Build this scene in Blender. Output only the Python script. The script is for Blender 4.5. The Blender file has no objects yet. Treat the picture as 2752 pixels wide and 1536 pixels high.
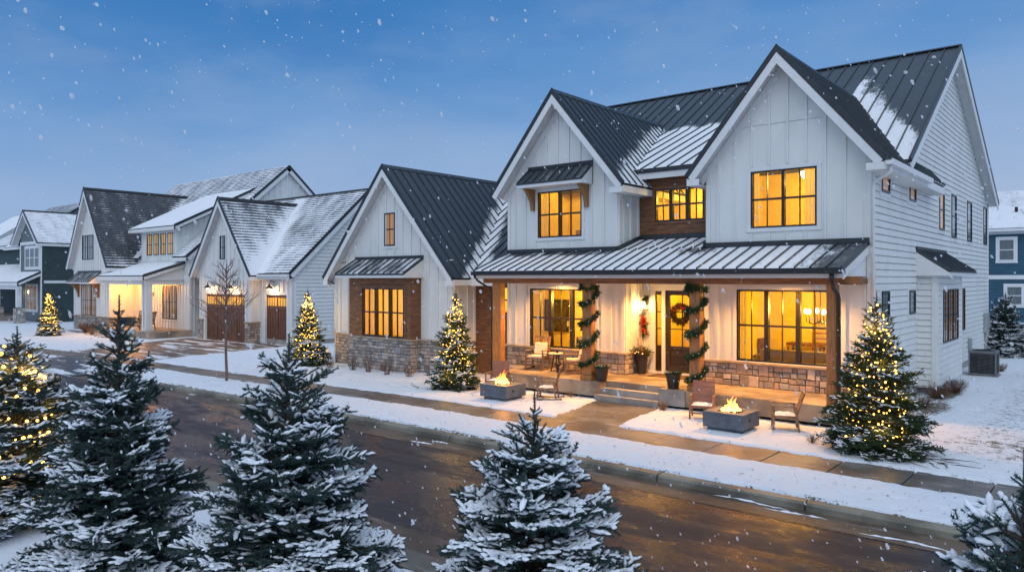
import bpy, math, random
import numpy as np
from mathutils import Vector, Matrix
random.seed(7)
R_ = math.radians
scene = bpy.context.scene
col = scene.collection
ORG = {}

# ------------------------------------------------------------------ object helpers
def tag(o, label=None, cat=None, group=None, kind=None):
    if label: o['label'] = label
    if cat: o['category'] = cat
    if group: o['group'] = group
    if kind: o['kind'] = kind
    return o

def empty(name, loc, label=None, cat=None, group=None, rz=0):
    o = bpy.data.objects.new(name, None); col.objects.link(o)
    o.location = loc; o.rotation_euler = (0, 0, rz)
    o.empty_display_size = 0.2
    ORG[o.name] = Vector(loc)
    return tag(o, label, cat, group)

def copy_tree(o, parent=None):
    c = o.copy(); col.objects.link(c); c.parent = parent
    for ch in list(o.children): copy_tree(ch, c)
    return c

class MB:
    def __init__(s): s.v = []; s.f = []; s.c = []; s.smooth = False
    def add(s, vs, fs, c=None):
        n = len(s.v); s.v += [tuple(p) for p in vs]
        for f in fs: s.f.append(tuple(n + i for i in f)); s.c.append(c)
        return s
    def quad(s, a, b, c_, d, c=None): return s.add([a, b, c_, d], [(0, 1, 2, 3)], c)
    def hexa(s, p, c=None):
        return s.add(p, [(0, 3, 2, 1), (4, 5, 6, 7), (0, 1, 5, 4), (1, 2, 6, 5), (2, 3, 7, 6), (3, 0, 4, 7)], c)
    def box(s, x0, x1, y0, y1, z0, z1, c=None):
        return s.hexa([(x0, y0, z0), (x1, y0, z0), (x1, y1, z0), (x0, y1, z0), (x0, y0, z1), (x1, y0, z1), (x1, y1, z1), (x0, y1, z1)], c)
    def fbox(s, fr, a0, a1, b0, b1, c0, c1, c=None):
        P = fr.pt
        return s.hexa([P(a0, b0, c0), P(a1, b0, c0), P(a1, b1, c0), P(a0, b1, c0), P(a0, b0, c1), P(a1, b0, c1), P(a1, b1, c1), P(a0, b1, c1)], c)
    def beam(s, p, q, w, h, up=(0, 0, 1), c=None):
        p = Vector(p); q = Vector(q); d = (q - p).normalized(); up = Vector(up)
        if abs(d.dot(up)) > .98: up = Vector((0, 1, 0))
        r = d.cross(up).normalized(); u = r.cross(d).normalized()
        r = r * (w / 2); u = u * (h / 2)
        return s.hexa([p - r - u, p + r - u, p + r + u, p - r + u, q - r - u, q + r - u, q + r + u, q - r + u], c)
    def tube(s, pts, rad, n=8, cap=True, c=None):
        pts = [Vector(p) for p in pts]; m = len(pts)
        if not hasattr(rad, '__len__'): rad = [rad] * m
        vs = []; prev = None
        for i in range(m):
            d = (pts[min(i + 1, m - 1)] - pts[max(i - 1, 0)]).normalized()
            r = prev - d * prev.dot(d) if prev is not None else d.cross(Vector((0, 0, 1)) if abs(d.z) < .9 else Vector((1, 0, 0)))
            r.normalize(); prev = r; u = d.cross(r)
            for k in range(n):
                a = 2 * math.pi * k / n
                vs.append(pts[i] + (r * math.cos(a) + u * math.sin(a)) * rad[i])
        fs = [(i * n + k, i * n + (k + 1) % n, (i + 1) * n + (k + 1) % n, (i + 1) * n + k) for i in range(m - 1) for k in range(n)]
        if cap: fs += [tuple(range(n))[::-1], tuple((m - 1) * n + k for k in range(n))]
        return s.add(vs, fs, c)
    def lathe(s, prof, n=20, o=(0, 0, 0), c=None):
        vs = []; m = len(prof)
        for (r, z) in prof:
            for k in range(n):
                a = 2 * math.pi * k / n; vs.append((o[0] + r * math.cos(a), o[1] + r * math.sin(a), o[2] + z))
        fs = [(i * n + k, i * n + (k + 1) % n, (i + 1) * n + (k + 1) % n, (i + 1) * n + k) for i in range(m - 1) for k in range(n)]
        if prof[0][0] > 1e-4: fs.append(tuple(range(n))[::-1])
        if prof[-1][0] > 1e-4: fs.append(tuple((m - 1) * n + k for k in range(n)))
        return s.add(vs, fs, c)
    def build(s, name, mat, parent=None, origin=None, smooth=None, bevel=0):
        if parent is not None: off = ORG[parent.name]
        elif origin is not None: off = Vector(origin)
        else:
            A = np.array([tuple(p) for p in s.v]); lo = A.min(0); hi = A.max(0)
            off = Vector(((lo[0] + hi[0]) / 2, (lo[1] + hi[1]) / 2, lo[2]))
        me = bpy.data.meshes.new(name)
        me.from_pydata([tuple(Vector(p) - off) for p in s.v] if off.length else s.v, [], s.f)
        if any(c is not None for c in s.c):
            at = me.attributes.new('col', 'FLOAT_VECTOR', 'FACE')
            flat = []
            for c in s.c: flat += list(c if c is not None else (.2, .2, .2))
            at.data.foreach_set('vector', flat)
        if smooth or s.smooth: me.polygons.foreach_set('use_smooth', [True] * len(me.polygons))
        if mat: me.materials.append(mat)
        me.update()
        o = bpy.data.objects.new(name, me); col.objects.link(o)
        if parent is not None: o.parent = parent; ORG[o.name] = off
        else: o.location = off; ORG[o.name] = off
        if bevel:
            m = o.modifiers.new('bevel', 'BEVEL'); m.width = bevel; m.segments = 2; m.limit_method = 'ANGLE'
        return o

class Fr:
    def __init__(s, o, u, n): s.o = Vector(o); s.u = Vector(u); s.n = Vector(n)
    def pt(s, a, b, c): return s.o + s.u * a + s.n * b + Vector((0, 0, c))
def FF(y): return Fr((0, y, 0), (1, 0, 0), (0, -1, 0))       # wall facing the street
def FR(x): return Fr((x, 0, 0), (0, 1, 0), (1, 0, 0))        # wall facing right
def FL(x): return Fr((x, 0, 0), (0, 1, 0), (-1, 0, 0))

# ------------------------------------------------------------------ materials
def new_mat(name):
    m = bpy.data.materials.new(name); m.use_nodes = True
    nt = m.node_tree; b = nt.nodes['Principled BSDF']
    return m, nt, b
def N(nt, t, **kw):
    n = nt.nodes.new(t)
    for k, v in kw.items():
        if k in n.inputs: n.inputs[k].default_value = v
        else: setattr(n, k, v)
    return n
def L(nt, a, b): nt.links.new(a, b)
def mathn(nt, op, a, b=None, c=None, clamp=False):
    n = nt.nodes.new('ShaderNodeMath'); n.operation = op; n.use_clamp = clamp
    for i, x in enumerate((a, b, c)):
        if x is None: continue
        if isinstance(x, (int, float)): n.inputs[i].default_value = x
        else: L(nt, x, n.inputs[i])
    return n.outputs[0]
def mixc(nt, f, a, b):
    n = nt.nodes.new('ShaderNodeMix'); n.data_type = 'RGBA'
    for i, x in ((0, f), (6, a), (7, b)):
        if isinstance(x, (int, float)): n.inputs[i].default_value = x
        elif isinstance(x, tuple): n.inputs[i].default_value = (*x, 1)
        else: L(nt, x, n.inputs[i])
    return n.outputs[2]
def noise(nt, vec, scale, detail=3, rough=.55):
    n = N(nt, 'ShaderNodeTexNoise', Scale=scale, Detail=detail, Roughness=rough)
    if vec is not None: L(nt, vec, n.inputs['Vector'])
    return n.outputs['Fac']
def scaled(nt, vec, s):
    n = N(nt, 'ShaderNodeVectorMath', operation='MULTIPLY'); n.inputs[1].default_value = s
    L(nt, vec, n.inputs[0]); return n.outputs[0]
def smooth(nt, x, lo, hi):
    n = N(nt, 'ShaderNodeMapRange', interpolation_type='SMOOTHSTEP'); n.inputs[1].default_value = lo; n.inputs[2].default_value = hi
    L(nt, x, n.inputs[0]); return n.outputs[0]
def bump(nt, b, h, strength=.3, dist=.01):
    n = N(nt, 'ShaderNodeBump'); n.inputs['Strength'].default_value = strength; n.inputs['Distance'].default_value = dist
    L(nt, h, n.inputs['Height']); L(nt, n.outputs[0], b.inputs['Normal'])
def wpos(nt): return nt.nodes.new('ShaderNodeNewGeometry').outputs['Position']
SNOW = (.86, .88, .92)

def simple(name, c, rough=.6, var=.12, scale=6, stretch=(1, 1, 1), bs=0, bscale=40, metal=0):
    m, nt, b = new_mat(name)
    p = scaled(nt, wpos(nt), stretch)
    f = smooth(nt, noise(nt, p, scale, 4), .3, .7)
    L(nt, mixc(nt, f, tuple(x * (1 - var) for x in c), tuple(min(1, x * (1 + var)) for x in c)), b.inputs['Base Color'])
    b.inputs['Roughness'].default_value = rough; b.inputs['Metallic'].default_value = metal
    if bs: bump(nt, b, noise(nt, p, bscale, 3), bs)
    return m
M = {}
M['siding'] = simple('white_siding', (.70, .715, .705), .55, .05, 1.3, (1, 1, .4), .15, 60)
M['trim'] = simple('white_trim', (.70, .715, .72), .45, .03, 3)
M['soffit'] = simple('soffit', (.62, .63, .64), .6, .05, 4)
M['black'] = simple('black_metal', (.012, .012, .014), .35, .2, 8)
M['dark_trim'] = simple('dark_metal_trim', (.022, .028, .034), .4, .2, 5)
M['bronze'] = simple('bronze', (.05, .035, .025), .4, .2, 8)
M['wood_stain'] = simple('stained_wood', (.17, .072, .030), .55, .45, 3, (1, 1, 9), .3, 30)
M['post_wood'] = simple('timber', (.30, .14, .05), .6, .35, 5, (6, 6, .6), .3, 20)
M['beam_wood'] = simple('beam', (.20, .085, .03), .6, .35, 5, (.6, 6, 6), .3, 20)
M['door_wood'] = simple('garage_door_wood', (.13, .055, .030), .5, .35, 4, (8, 1, .8), .2, 20)
M['black_door'] = simple('black_door', (.022, .015, .012), .4, .3, 6)
M['chair_wood'] = simple('chair_wood', (.22, .13, .075), .6, .3, 10, (1, 1, 1), .2, 40)
M['red_wood'] = simple('red_wood', (.22, .10, .07), .6, .25, 7, (1, 1, 7), .2, 30)
M['cushion'] = simple('cushion', (.62, .55, .47), .9, .12, 12, bs=.3)
M['concrete'] = simple('concrete', (.30, .28, .26), .8, .25, 2.2, bs=.25, bscale=25)
M['concrete_dark'] = simple('dark_concrete', (.105, .12, .145), .7, .22, 4, bs=.2, bscale=30)
M['planter'] = simple('planter_black', (.02, .02, .022), .5, .3, 8)
M['bark'] = simple('bark', (.075, .05, .038), .9, .35, 14, (1, 1, .3), .5, 40)
M['sapling_bark'] = simple('sapling_bark', (.17, .115, .11), .9, .3, 14, (1, 1, .3), .3, 40)
M['twig'] = simple('twig', (.14, .07, .045), .9, .3, 20)
M['dry_grass'] = simple('dry_grass', (.24, .15, .07), .9, .35, 9)
M['mulch'] = simple('mulch', (.055, .035, .022), .95, .5, 12, bs=.8, bscale=30)
M['rock'] = simple('lava_rock', (.03, .025, .022), .9, .4, 20)
M['boulder'] = simple('boulder', (.36, .29, .22), .85, .25, 3, bs=.4, bscale=12)
M['ac'] = simple('ac_metal', (.17, .18, .19), .5, .2, 6, metal=.3)
M['grey_metal'] = simple('grey_metal', (.30, .33, .34), .5, .12, 6)
M['blue_siding'] = simple('blue_siding', (.022, .085, .135), .65, .15, 2)
M['green_siding'] = simple('green_siding', (.035, .062, .065), .65, .15, 2)
M['slate_siding'] = simple('slate_siding', (.14, .17, .19), .65, .12, 2)
M['picture'] = simple('picture', (.05, .045, .03), .6, .5, 14)
M['sofa'] = simple('sofa', (.30, .24, .14), .9, .1, 6)
M['red'] = simple('red_berries', (.42, .014, .018), .6, .4, 30)
M['mat'] = simple('doormat', (.12, .07, .03), .95, .3, 20)
M['room'] = simple('room_wall', (.80, .64, .13), .9, .05, 1.5)
M['curtain'] = simple('curtain', (.72, .62, .38), .9, .12, 9, (6, 6, .3))
def cloth(m):
    nt = m.node_tree; b = nt.nodes['Principled BSDF']; t = N(nt, 'ShaderNodeBsdfTranslucent'); t.inputs[0].default_value = (.95, .85, .60, 1)
    mx = N(nt, 'ShaderNodeMixShader'); mx.inputs[0].default_value = .62; L(nt, b.outputs[0], mx.inputs[1]); L(nt, t.outputs[0], mx.inputs[2]); L(nt, mx.outputs[0], nt.nodes['Material Output'].inputs[0])
cloth(M['curtain'])
M['dark_room'] = simple('dim_room', (.10, .085, .07), .9, .5, 2)
M['blind'] = simple('blind', (.40, .44, .47), .8, .15, 4, (5, 5, 1))

def emis(name, c, s, cam=False, sampling=None):
    m = bpy.data.materials.new(name); m.use_nodes = True; nt = m.node_tree
    nt.nodes.remove(nt.nodes['Principled BSDF'])
    e = N(nt, 'ShaderNodeEmission', Strength=s); e.inputs[0].default_value = (*c, 1)
    L(nt, e.outputs[0], nt.nodes['Material Output'].inputs[0])
    if sampling: m.cycles.emission_sampling = sampling
    return m
M['bulb'] = emis('bulb', (1, .52, .09), 8, sampling='NONE')
M['lamp'] = emis('lamp_glow', (1, .66, .25), 14)
M['lamp_white'] = emis('lamp_white', (1, .8, .45), 10)
M['mini_light'] = emis('mini_light', (.9, .95, 1), 2.2, sampling='NONE')
M['warm_mini'] = emis('warm_mini', (1, .45, .15), 7, sampling='NONE')

def curtain_lit(name, c, s):
    # a drawn curtain that emits: lamplight through its folds is painted into the glow
    m, nt, b = new_mat(name)
    p = scaled(nt, wpos(nt), (16, 16, .25)); f = smooth(nt, noise(nt, p, 1.2, 3), .3, .7)
    cc = mixc(nt, f, tuple(x * .45 for x in c), c)
    b.inputs['Base Color'].default_value = (*[x * .6 for x in c], 1); b.inputs['Roughness'].default_value = .9
    L(nt, cc, b.inputs['Emission Color']); b.inputs['Emission Strength'].default_value = s
    m.cycles.emission_sampling = 'NONE'
    return m
M['lit_orange'] = curtain_lit('lit_curtain_orange', (.80, .40, .16), .50)
M['lit_gold'] = curtain_lit('lit_curtain_gold', (.95, .52, .10), .55)
M['lit_dim'] = curtain_lit('lit_curtain_dim', (.55, .30, .12), .32)

def glass():
    m = bpy.data.materials.new('window_glass'); m.use_nodes = True; nt = m.node_tree
    nt.nodes.remove(nt.nodes['Principled BSDF'])
    t = N(nt, 'ShaderNodeBsdfTransparent'); t.inputs[0].default_value = (.96, .97, .96, 1)
    g = N(nt, 'ShaderNodeBsdfGlossy', Roughness=.02); g.inputs[0].default_value = (.9, .95, 1, 1)
    fr = N(nt, 'ShaderNodeFresnel', IOR=1.5)
    mx = N(nt, 'ShaderNodeMixShader')
    L(nt, fr.outputs[0], mx.inputs[0]); L(nt, t.outputs[0], mx.inputs[1]); L(nt, g.outputs[0], mx.inputs[2])
    L(nt, mx.outputs[0], nt.nodes['Material Output'].inputs[0])
    return m
M['glass'] = glass()

def roof_mat(name, base, shingle):
    m, nt, b = new_mat(name)
    at = N(nt, 'ShaderNodeAttribute', attribute_name='rc')
    sp = N(nt, 'ShaderNodeSeparateXYZ'); L(nt, at.outputs['Vector'], sp.inputs[0])
    a, s, sn = sp.outputs
    ab = N(nt, 'ShaderNodeCombineXYZ'); L(nt, a, ab.inputs[0]); L(nt, s, ab.inputs[1])
    P = ab.outputs[0]
    big = noise(nt, scaled(nt, P, (1.1, .5, 1)), 1.4, 4, .6)
    fine = noise(nt, scaled(nt, P, (5, 1.3, 1)), 3, 5, .7)
    grain = noise(nt, wpos(nt), 55, 3, .7)
    x = mathn(nt, 'ADD', sn, mathn(nt, 'MULTIPLY', mathn(nt, 'SUBTRACT', big, .5), 1.1))
    x = mathn(nt, 'ADD', x, mathn(nt, 'MULTIPLY', mathn(nt, 'SUBTRACT', fine, .5), .8 if not shingle else .7))
    x = mathn(nt, 'ADD', x, mathn(nt, 'MULTIPLY', mathn(nt, 'SUBTRACT', grain, .5), .8))
    if shingle:
        row = mathn(nt, 'FRACT', mathn(nt, 'DIVIDE', s, .19))
        br = N(nt, 'ShaderNodeTexBrick', Scale=1.0); br.inputs['Brick Width'].default_value = .32; br.inputs['Row Height'].default_value = .19
        br.inputs['Mortar Size'].default_value = .012; br.inputs['Color1'].default_value = (*base, 1); br.inputs['Color2'].default_value = (*[q * 1.7 for q in base], 1)
        br.inputs['Mortar'].default_value = (*[q * .4 for q in base], 1)
        L(nt, P, br.inputs['Vector'])
        x = mathn(nt, 'ADD', x, mathn(nt, 'MULTIPLY', mathn(nt, 'SUBTRACT', row, .45), .75))
        basec = br.outputs['Color']
        f = smooth(nt, x, .42, .66)
        h = mathn(nt, 'ADD', mathn(nt, 'MULTIPLY', row, -.6), mathn(nt, 'MULTIPLY', f, .5))
    else:
        basec = mixc(nt, big, tuple(q * .75 for q in base), tuple(q * 1.3 for q in base))
        f = smooth(nt, x, .40, .62)
        h = mathn(nt, 'ADD', f, mathn(nt, 'MULTIPLY', grain, .12))
    f2 = mathn(nt, 'MULTIPLY', f, .93)
    L(nt, mixc(nt, f2, basec, SNOW), b.inputs['Base Color'])
    r = mathn(nt, 'ADD', mathn(nt, 'MULTIPLY', f, .5), .42 if not shingle else .5, clamp=True)
    L(nt, r, b.inputs['Roughness'])
    bump(nt, b, h, .5, .02)
    return m
M['metal'] = roof_mat('standing_seam_roof', (.036, .048, .058), False)
M['shingle'] = roof_mat('shingle_roof', (.035, .04, .048), True)

def stone_mat():
    m, nt, b = new_mat('stone_veneer')
    at = N(nt, 'ShaderNodeAttribute', attribute_name='col')
    n1 = noise(nt, wpos(nt), 9, 5, .7); n2 = noise(nt, wpos(nt), 45, 4, .7)
    f = mathn(nt, 'MULTIPLY', mathn(nt, 'ADD', .55, n1), mathn(nt, 'ADD', .6, mathn(nt, 'MULTIPLY', n2, .8)))
    v = N(nt, 'ShaderNodeVectorMath', operation='SCALE'); L(nt, at.outputs['Vector'], v.inputs[0]); L(nt, f, v.inputs['Scale'])
    L(nt, v.outputs[0], b.inputs['Base Color']); b.inputs['Roughness'].default_value = .85
    bump(nt, b, mathn(nt, 'ADD', n1, mathn(nt, 'MULTIPLY', n2, .5)), .6, .02)
    return m
M['stone'] = stone_mat()

def snow_mat():
    m, nt, b = new_mat('snow')
    p = wpos(nt)
    at = N(nt, 'ShaderNodeAttribute', attribute_name='thin_and_shade')
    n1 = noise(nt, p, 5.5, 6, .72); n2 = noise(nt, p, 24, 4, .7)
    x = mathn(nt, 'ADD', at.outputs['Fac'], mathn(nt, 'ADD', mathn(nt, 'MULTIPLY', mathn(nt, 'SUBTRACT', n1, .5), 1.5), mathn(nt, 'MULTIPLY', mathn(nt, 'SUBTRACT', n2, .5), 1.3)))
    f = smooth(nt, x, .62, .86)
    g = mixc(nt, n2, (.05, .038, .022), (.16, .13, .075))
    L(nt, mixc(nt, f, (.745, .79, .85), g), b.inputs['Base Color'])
    b.inputs['Roughness'].default_value = .75
    b.inputs['Subsurface Weight'].default_value = 0
    h = mathn(nt, 'ADD', mathn(nt, 'MULTIPLY', n1, 1.0), mathn(nt, 'MULTIPLY', n2, .45))
    bump(nt, b, h, .75, .05)
    return m
M['snow'] = snow_mat()
M['tree_snow'] = simple('tree_snow', (.80, .84, .90), .7, .02, 10, bs=.35, bscale=45)

def asphalt_mat(name, base, streak=0.0, wet=.28):
    m, nt, b = new_mat(name)
    p = wpos(nt)
    big = noise(nt, scaled(nt, p, (.35, .9, 1)), .8, 4, .6); fine = noise(nt, p, 60, 3, .7); mid = noise(nt, scaled(nt, p, (.5, 2.4, 1)), 1.6, 4, .6)
    c = mixc(nt, smooth(nt, big, .35, .65), tuple(q * .75 for q in base), tuple(q * 1.25 for q in base))
    c = mixc(nt, mathn(nt, 'MULTIPLY', fine, .5), c, tuple(q * 1.6 for q in base))
    r = mathn(nt, 'ADD', mathn(nt, 'MULTIPLY', smooth(nt, big, .3, .7), .16), wet)
    r = mathn(nt, 'ADD', r, mathn(nt, 'MULTIPLY', fine, .12))
    if not streak:
        pud = smooth(nt, noise(nt, scaled(nt, p, (.45, 1.1, 1)), 1.1, 6, .68), .44, .60)      # drier and wetter patches
        r = mathn(nt, 'ADD', mathn(nt, 'MULTIPLY', pud, .34), .16); r = mathn(nt, 'ADD', r, mathn(nt, 'MULTIPLY', fine, .14))
        c = mixc(nt, mathn(nt, 'MULTIPLY', pud, .55), c, (.052, .046, .048))
        s0 = N(nt, 'ShaderNodeSeparateXYZ'); L(nt, p, s0.inputs[0]); w0 = mathn(nt, 'MULTIPLY', mathn(nt, 'SUBTRACT', noise(nt, p, .35, 3, .6), .5), .6)
        for yc in (7.75, 9.25, 9.95):   # tyre tracks
            d0 = mathn(nt, 'ABSOLUTE', mathn(nt, 'SUBTRACT', mathn(nt, 'ADD', s0.outputs[1], w0), yc))
            c = mixc(nt, mathn(nt, 'MULTIPLY', smooth(nt, d0, .20, .08), .45), c, (.016, .013, .014))
    if streak:
        s1 = noise(nt, scaled(nt, p, (.22, 1.3, 1)), 1.3, 6, .66)
        f = smooth(nt, s1, .56 - streak * .1, .64 - streak * .1)
        c = mixc(nt, mathn(nt, 'MULTIPLY', f, .85), c, SNOW)
        r = mathn(nt, 'ADD', r, mathn(nt, 'MULTIPLY', f, .4))
    sxy = N(nt, 'ShaderNodeSeparateXYZ'); L(nt, p, sxy.inputs[0])
    if not streak:     # sealed seam and hairline cracks
        wob = mathn(nt, 'MULTIPLY', mathn(nt, 'SUBTRACT', noise(nt, p, 1.1, 5, .65), .5), .5)
        for yc, w_ in ((8.72, .012), (7.35, .007)):
            dd_ = mathn(nt, 'ABSOLUTE', mathn(nt, 'SUBTRACT', mathn(nt, 'ADD', sxy.outputs[1], wob), yc))
            c = mixc(nt, mathn(nt, 'MULTIPLY', smooth(nt, dd_, w_ * 2, w_ * .6), .8), c, (.008, .007, .007))
    b.inputs['Specular IOR Level'].default_value = .34
    L(nt, c, b.inputs['Base Color']); L(nt, r, b.inputs['Roughness'])
    bump(nt, b, mathn(nt, 'ADD', fine, mathn(nt, 'MULTIPLY', mid, 1.2)), .45, .008)
    return m
M['asphalt'] = asphalt_mat('wet_asphalt', (.024, .019, .022), 0, .22)
M['driveway'] = asphalt_mat('wet_driveway', (.10, .07, .06), .55, .3)
M['apron'] = asphalt_mat('wet_apron', (.06, .065, .075), .5, .3)

def wet_concrete(name, base, frost=.0):
    m, nt, b = new_mat(name)
    p = wpos(nt)
    big = noise(nt, p, .9, 5, .62); st = noise(nt, scaled(nt, p, (.7, 2.6, 1)), 1.8, 6, .7); fine = noise(nt, p, 45, 3, .7)
    c = mixc(nt, smooth(nt, big, .40, .60), tuple(q * .42 for q in base), base)
    c = mixc(nt, mathn(nt, 'MULTIPLY', smooth(nt, st, .56, .72), .35 + frost), c, (.62, .60, .58))
    c = mixc(nt, mathn(nt, 'MULTIPLY', fine, .35), c, tuple(q * .6 for q in base))
    L(nt, c, b.inputs['Base Color'])
    b.inputs['Specular IOR Level'].default_value = .35
    L(nt, mathn(nt, 'ADD', .30, mathn(nt, 'MULTIPLY', big, .35)), b.inputs['Roughness'])
    bump(nt, b, fine, .3, .006)
    return m
M['sidewalk'] = wet_concrete('wet_sidewalk', (.20, .18, .16), .25)
M['kerb'] = wet_concrete('kerb_concrete', (.27, .25, .20), .0)
M['gutter'] = wet_concrete('gutter_concrete', (.16, .115, .08), .0)
M['porch_floor'] = wet_concrete('porch_floor', (.42, .34, .26), .0)

def foliage_mat(name, a, b_, rough=.65):
    m, nt, b = new_mat(name)
    n1 = noise(nt, wpos(nt), 3.5, 3, .6); n2 = noise(nt, wpos(nt), 30, 2, .6)
    f = mathn(nt, 'ADD', mathn(nt, 'MULTIPLY', n1, .6), mathn(nt, 'MULTIPLY', n2, .5))
    L(nt, mixc(nt, smooth(nt, f, .35, .75), a, b_), b.inputs['Base Color'])
    b.inputs['Roughness'].default_value = rough
    b.inputs['Specular IOR Level'].default_value = .3
    return m
M['spruce'] = foliage_mat('spruce_needles', (.018, .044, .041), (.062, .100, .092))
M['spruce_lit'] = foliage_mat('spruce_needles_lit', (.022, .042, .018), (.065, .10, .04))  # yellower green puts the warm string light into the needle colour
M['wreath'] = foliage_mat('wreath_needles', (.008, .016, .007), (.022, .035, .014))
M['garland'] = foliage_mat('garland_needles', (.015, .04, .015), (.05, .11, .04))

# ------------------------------------------------------------------ building helpers
def wall_strips(mb, fr, x0, x1, z0, top, holes=(), b=0.0, cuts=()):
    """flat wall with rectangular holes (a0,a1,c0,c1); top = function a->z"""
    xs = sorted(set([x0, x1] + [h for H in holes for h in H[:2]] + list(cuts)))
    xs = [x for x in xs if x0 <= x <= x1]
    for a, c in zip(xs, xs[1:]):
        if c - a < 1e-4: continue
        segs = [(z0, None)]
        hs = sorted([h for h in holes if h[0] < (a + c) / 2 < h[1]], key=lambda h: h[2])
        z = z0
        for h in hs:
            if h[2] > z + 1e-4: mb.quad(fr.pt(a, b, z), fr.pt(c, b, z), fr.pt(c, b, h[2]), fr.pt(a, b, h[2]))
            z = h[3]
        mb.quad(fr.pt(a, b, z), fr.pt(c, b, z), fr.pt(c, b, top(c)), fr.pt(a, b, top(a)))

def battens(mb, fr, x0, x1, z0, top, step, holes=(), w=.050, t=.036, start=None):
    x = start if start is not None else x0 + step / 2
    while x < x1 - .02:
        zt = min(top(x - w / 2), top(x + w / 2)) - .01
        z = z0
        for h in sorted([h for h in holes if h[0] - .13 < x < h[1] + .13], key=lambda h: h[2]):
            if h[2] - .13 > z: mb.fbox(fr, x - w / 2, x + w / 2, 0, t, z, h[2] - .13)
            z = h[3] + .13
        if zt > z + .05: mb.fbox(fr, x - w / 2, x + w / 2, 0, t, z, zt)
        x += step

def bb_wall(parent, fr, x0, x1, z0, top, step=.46, holes=(), cuts=(), mat='siding', name='wall', start=None, corner=True):
    mb = MB(); wall_strips(mb, fr, x0, x1, z0, top, holes, 0, cuts)
    battens(mb, fr, x0 + .1, x1 - .1, z0, top, step, holes, start=start)
    if corner:
        for a0, a1 in ((x0, x0 + .10), (x1 - .10, x1)):
            zt = min(top(a0), top(a1)) - .01
            mb.fbox(fr, a0, a1, 0, .040, z0, zt)
    return mb.build(name, M[mat], parent)

def lap_wall(parent, fr, x0, x1, z0, top, step=.17, mat='siding', name='wall', corner=(1, 1), holes=()):
    """clapboards: every course leans out at its foot"""
    mb = MB(); zmax = max(top(x0 + (x1 - x0) * i / 60) for i in range(61))
    z = z0
    while z < zmax:
        zt = z + step
        # extent of the course under the outline
        xs = [x0 + (x1 - x0) * i / 240 for i in range(241)]
        ok = [x for x in xs if top(x) >= z + step * .5]
        if ok:
            segs = [(ok[0], ok[-1])]
            for h in holes:
                if h[2] < z + step * .5 < h[3]:
                    ns = []
                    for a, c in segs:
                        if h[1] <= a or h[0] >= c: ns.append((a, c))
                        else:
                            if h[0] > a: ns.append((a, h[0]))
                            if h[1] < c: ns.append((h[1], c))
                    segs = ns
            for a, c in segs:
                P = fr.pt
                g = min(.014, step * .09)
                mb.quad(P(a, .030, z + g), P(c, .030, z + g), P(c, .006, zt), P(a, .006, zt))
                mb.quad(P(a, -.04, z + g), P(c, -.04, z + g), P(c, .030, z + g), P(a, .030, z + g))
                mb.quad(P(a, -.04, z), P(c, -.04, z), P(c, -.04, z + g), P(a, -.04, z + g))
                mb.quad(P(a, -.04, zt), P(c, -.04, zt), P(c, .006, zt), P(a, .006, zt))
        z = zt
    # backing and corner boards
    for k in range(2):
        if corner[k]:
            a0, a1 = ((x0, x0 + .11), (x1 - .11, x1))[k]
            mb.fbox(fr, a0, a1, -.05, .040, z0 - .01, min(top(a0), top(a1)) - .01)
    return mb.build(name, M[mat], parent)

def rc_attr(me, data):
    at = me.attributes.new('rc', 'FLOAT_VECTOR', 'POINT'); at.data.foreach_set('vector', data)

def roof_panel(mb, rc, E0, E1, R1, R0, snowf, seam=.42, thick=.10, kind='metal', step=.16, ridge=True):
    """quad: eave E0->E1, ridge R0->R1"""
    E0, E1, R0, R1 = map(Vector, (E0, E1, R0, R1))
    le = max((E1 - E0).length, (R1 - R0).length); ls = max((R0 - E0).length, (R1 - E1).length)
    nx = max(2, int(le / step)); ny = max(2, int(ls / step))
    nrm = (E1 - E0).cross(R0 - E0)
    if nrm.length < 1e-6: nrm = (E1 - E0).cross(R1 - E0)
    nrm.normalize()
    if nrm.z < 0: nrm = -nrm
    base = len(mb.v); vs = []; fs = []
    for j in range(ny + 1):
        t = j / ny
        for i in range(nx + 1):
            s = i / nx
            p = (E0.lerp(E1, s)).lerp(R0.lerp(R1, s), t)
            vs.append(p); rc.extend((s * le, t * ls, snowf(p)))
    for j in range(ny):
        for i in range(nx):
            a = j * (nx + 1) + i; fs.append((a, a + 1, a + nx + 2, a + nx + 1))
    mb.add(vs, fs)
    # underside and edges
    d = -nrm * thick
    e = [E0, E1, R1, R0]; e2 = [p + d for p in e]
    vs = [*e, *e2]
    mb.add(vs, [(4, 5, 6, 7), (0, 4, 5, 1), (1, 5, 6, 2), (2, 6, 7, 3), (3, 7, 4, 0)])
    for _ in vs: rc.extend((0, 0, -3))
    if kind == 'metal':
        n = max(1, round(le / seam))
        for k in range(n + 1):
            s = k / n
            a = E0.lerp(E1, s); b = R0.lerp(R1, s)
            w = (E1 - E0).normalized() * .014
            if k == 0: a = a + w; b = b + w
            if k == n: a = a - w; b = b - w
            h = nrm * .04
            vs = [a - w, a + w, a + w + h, a - w + h, b - w, b + w, b + w + h, b - w + h]
            mb.hexa(vs)
            for _ in vs: rc.extend((0, 0, -3))

def build_roof(mb, rc, mat, parent, name='roof'):
    o = mb.build(name, M[mat], parent); rc_attr(o.data, rc); return o

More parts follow.
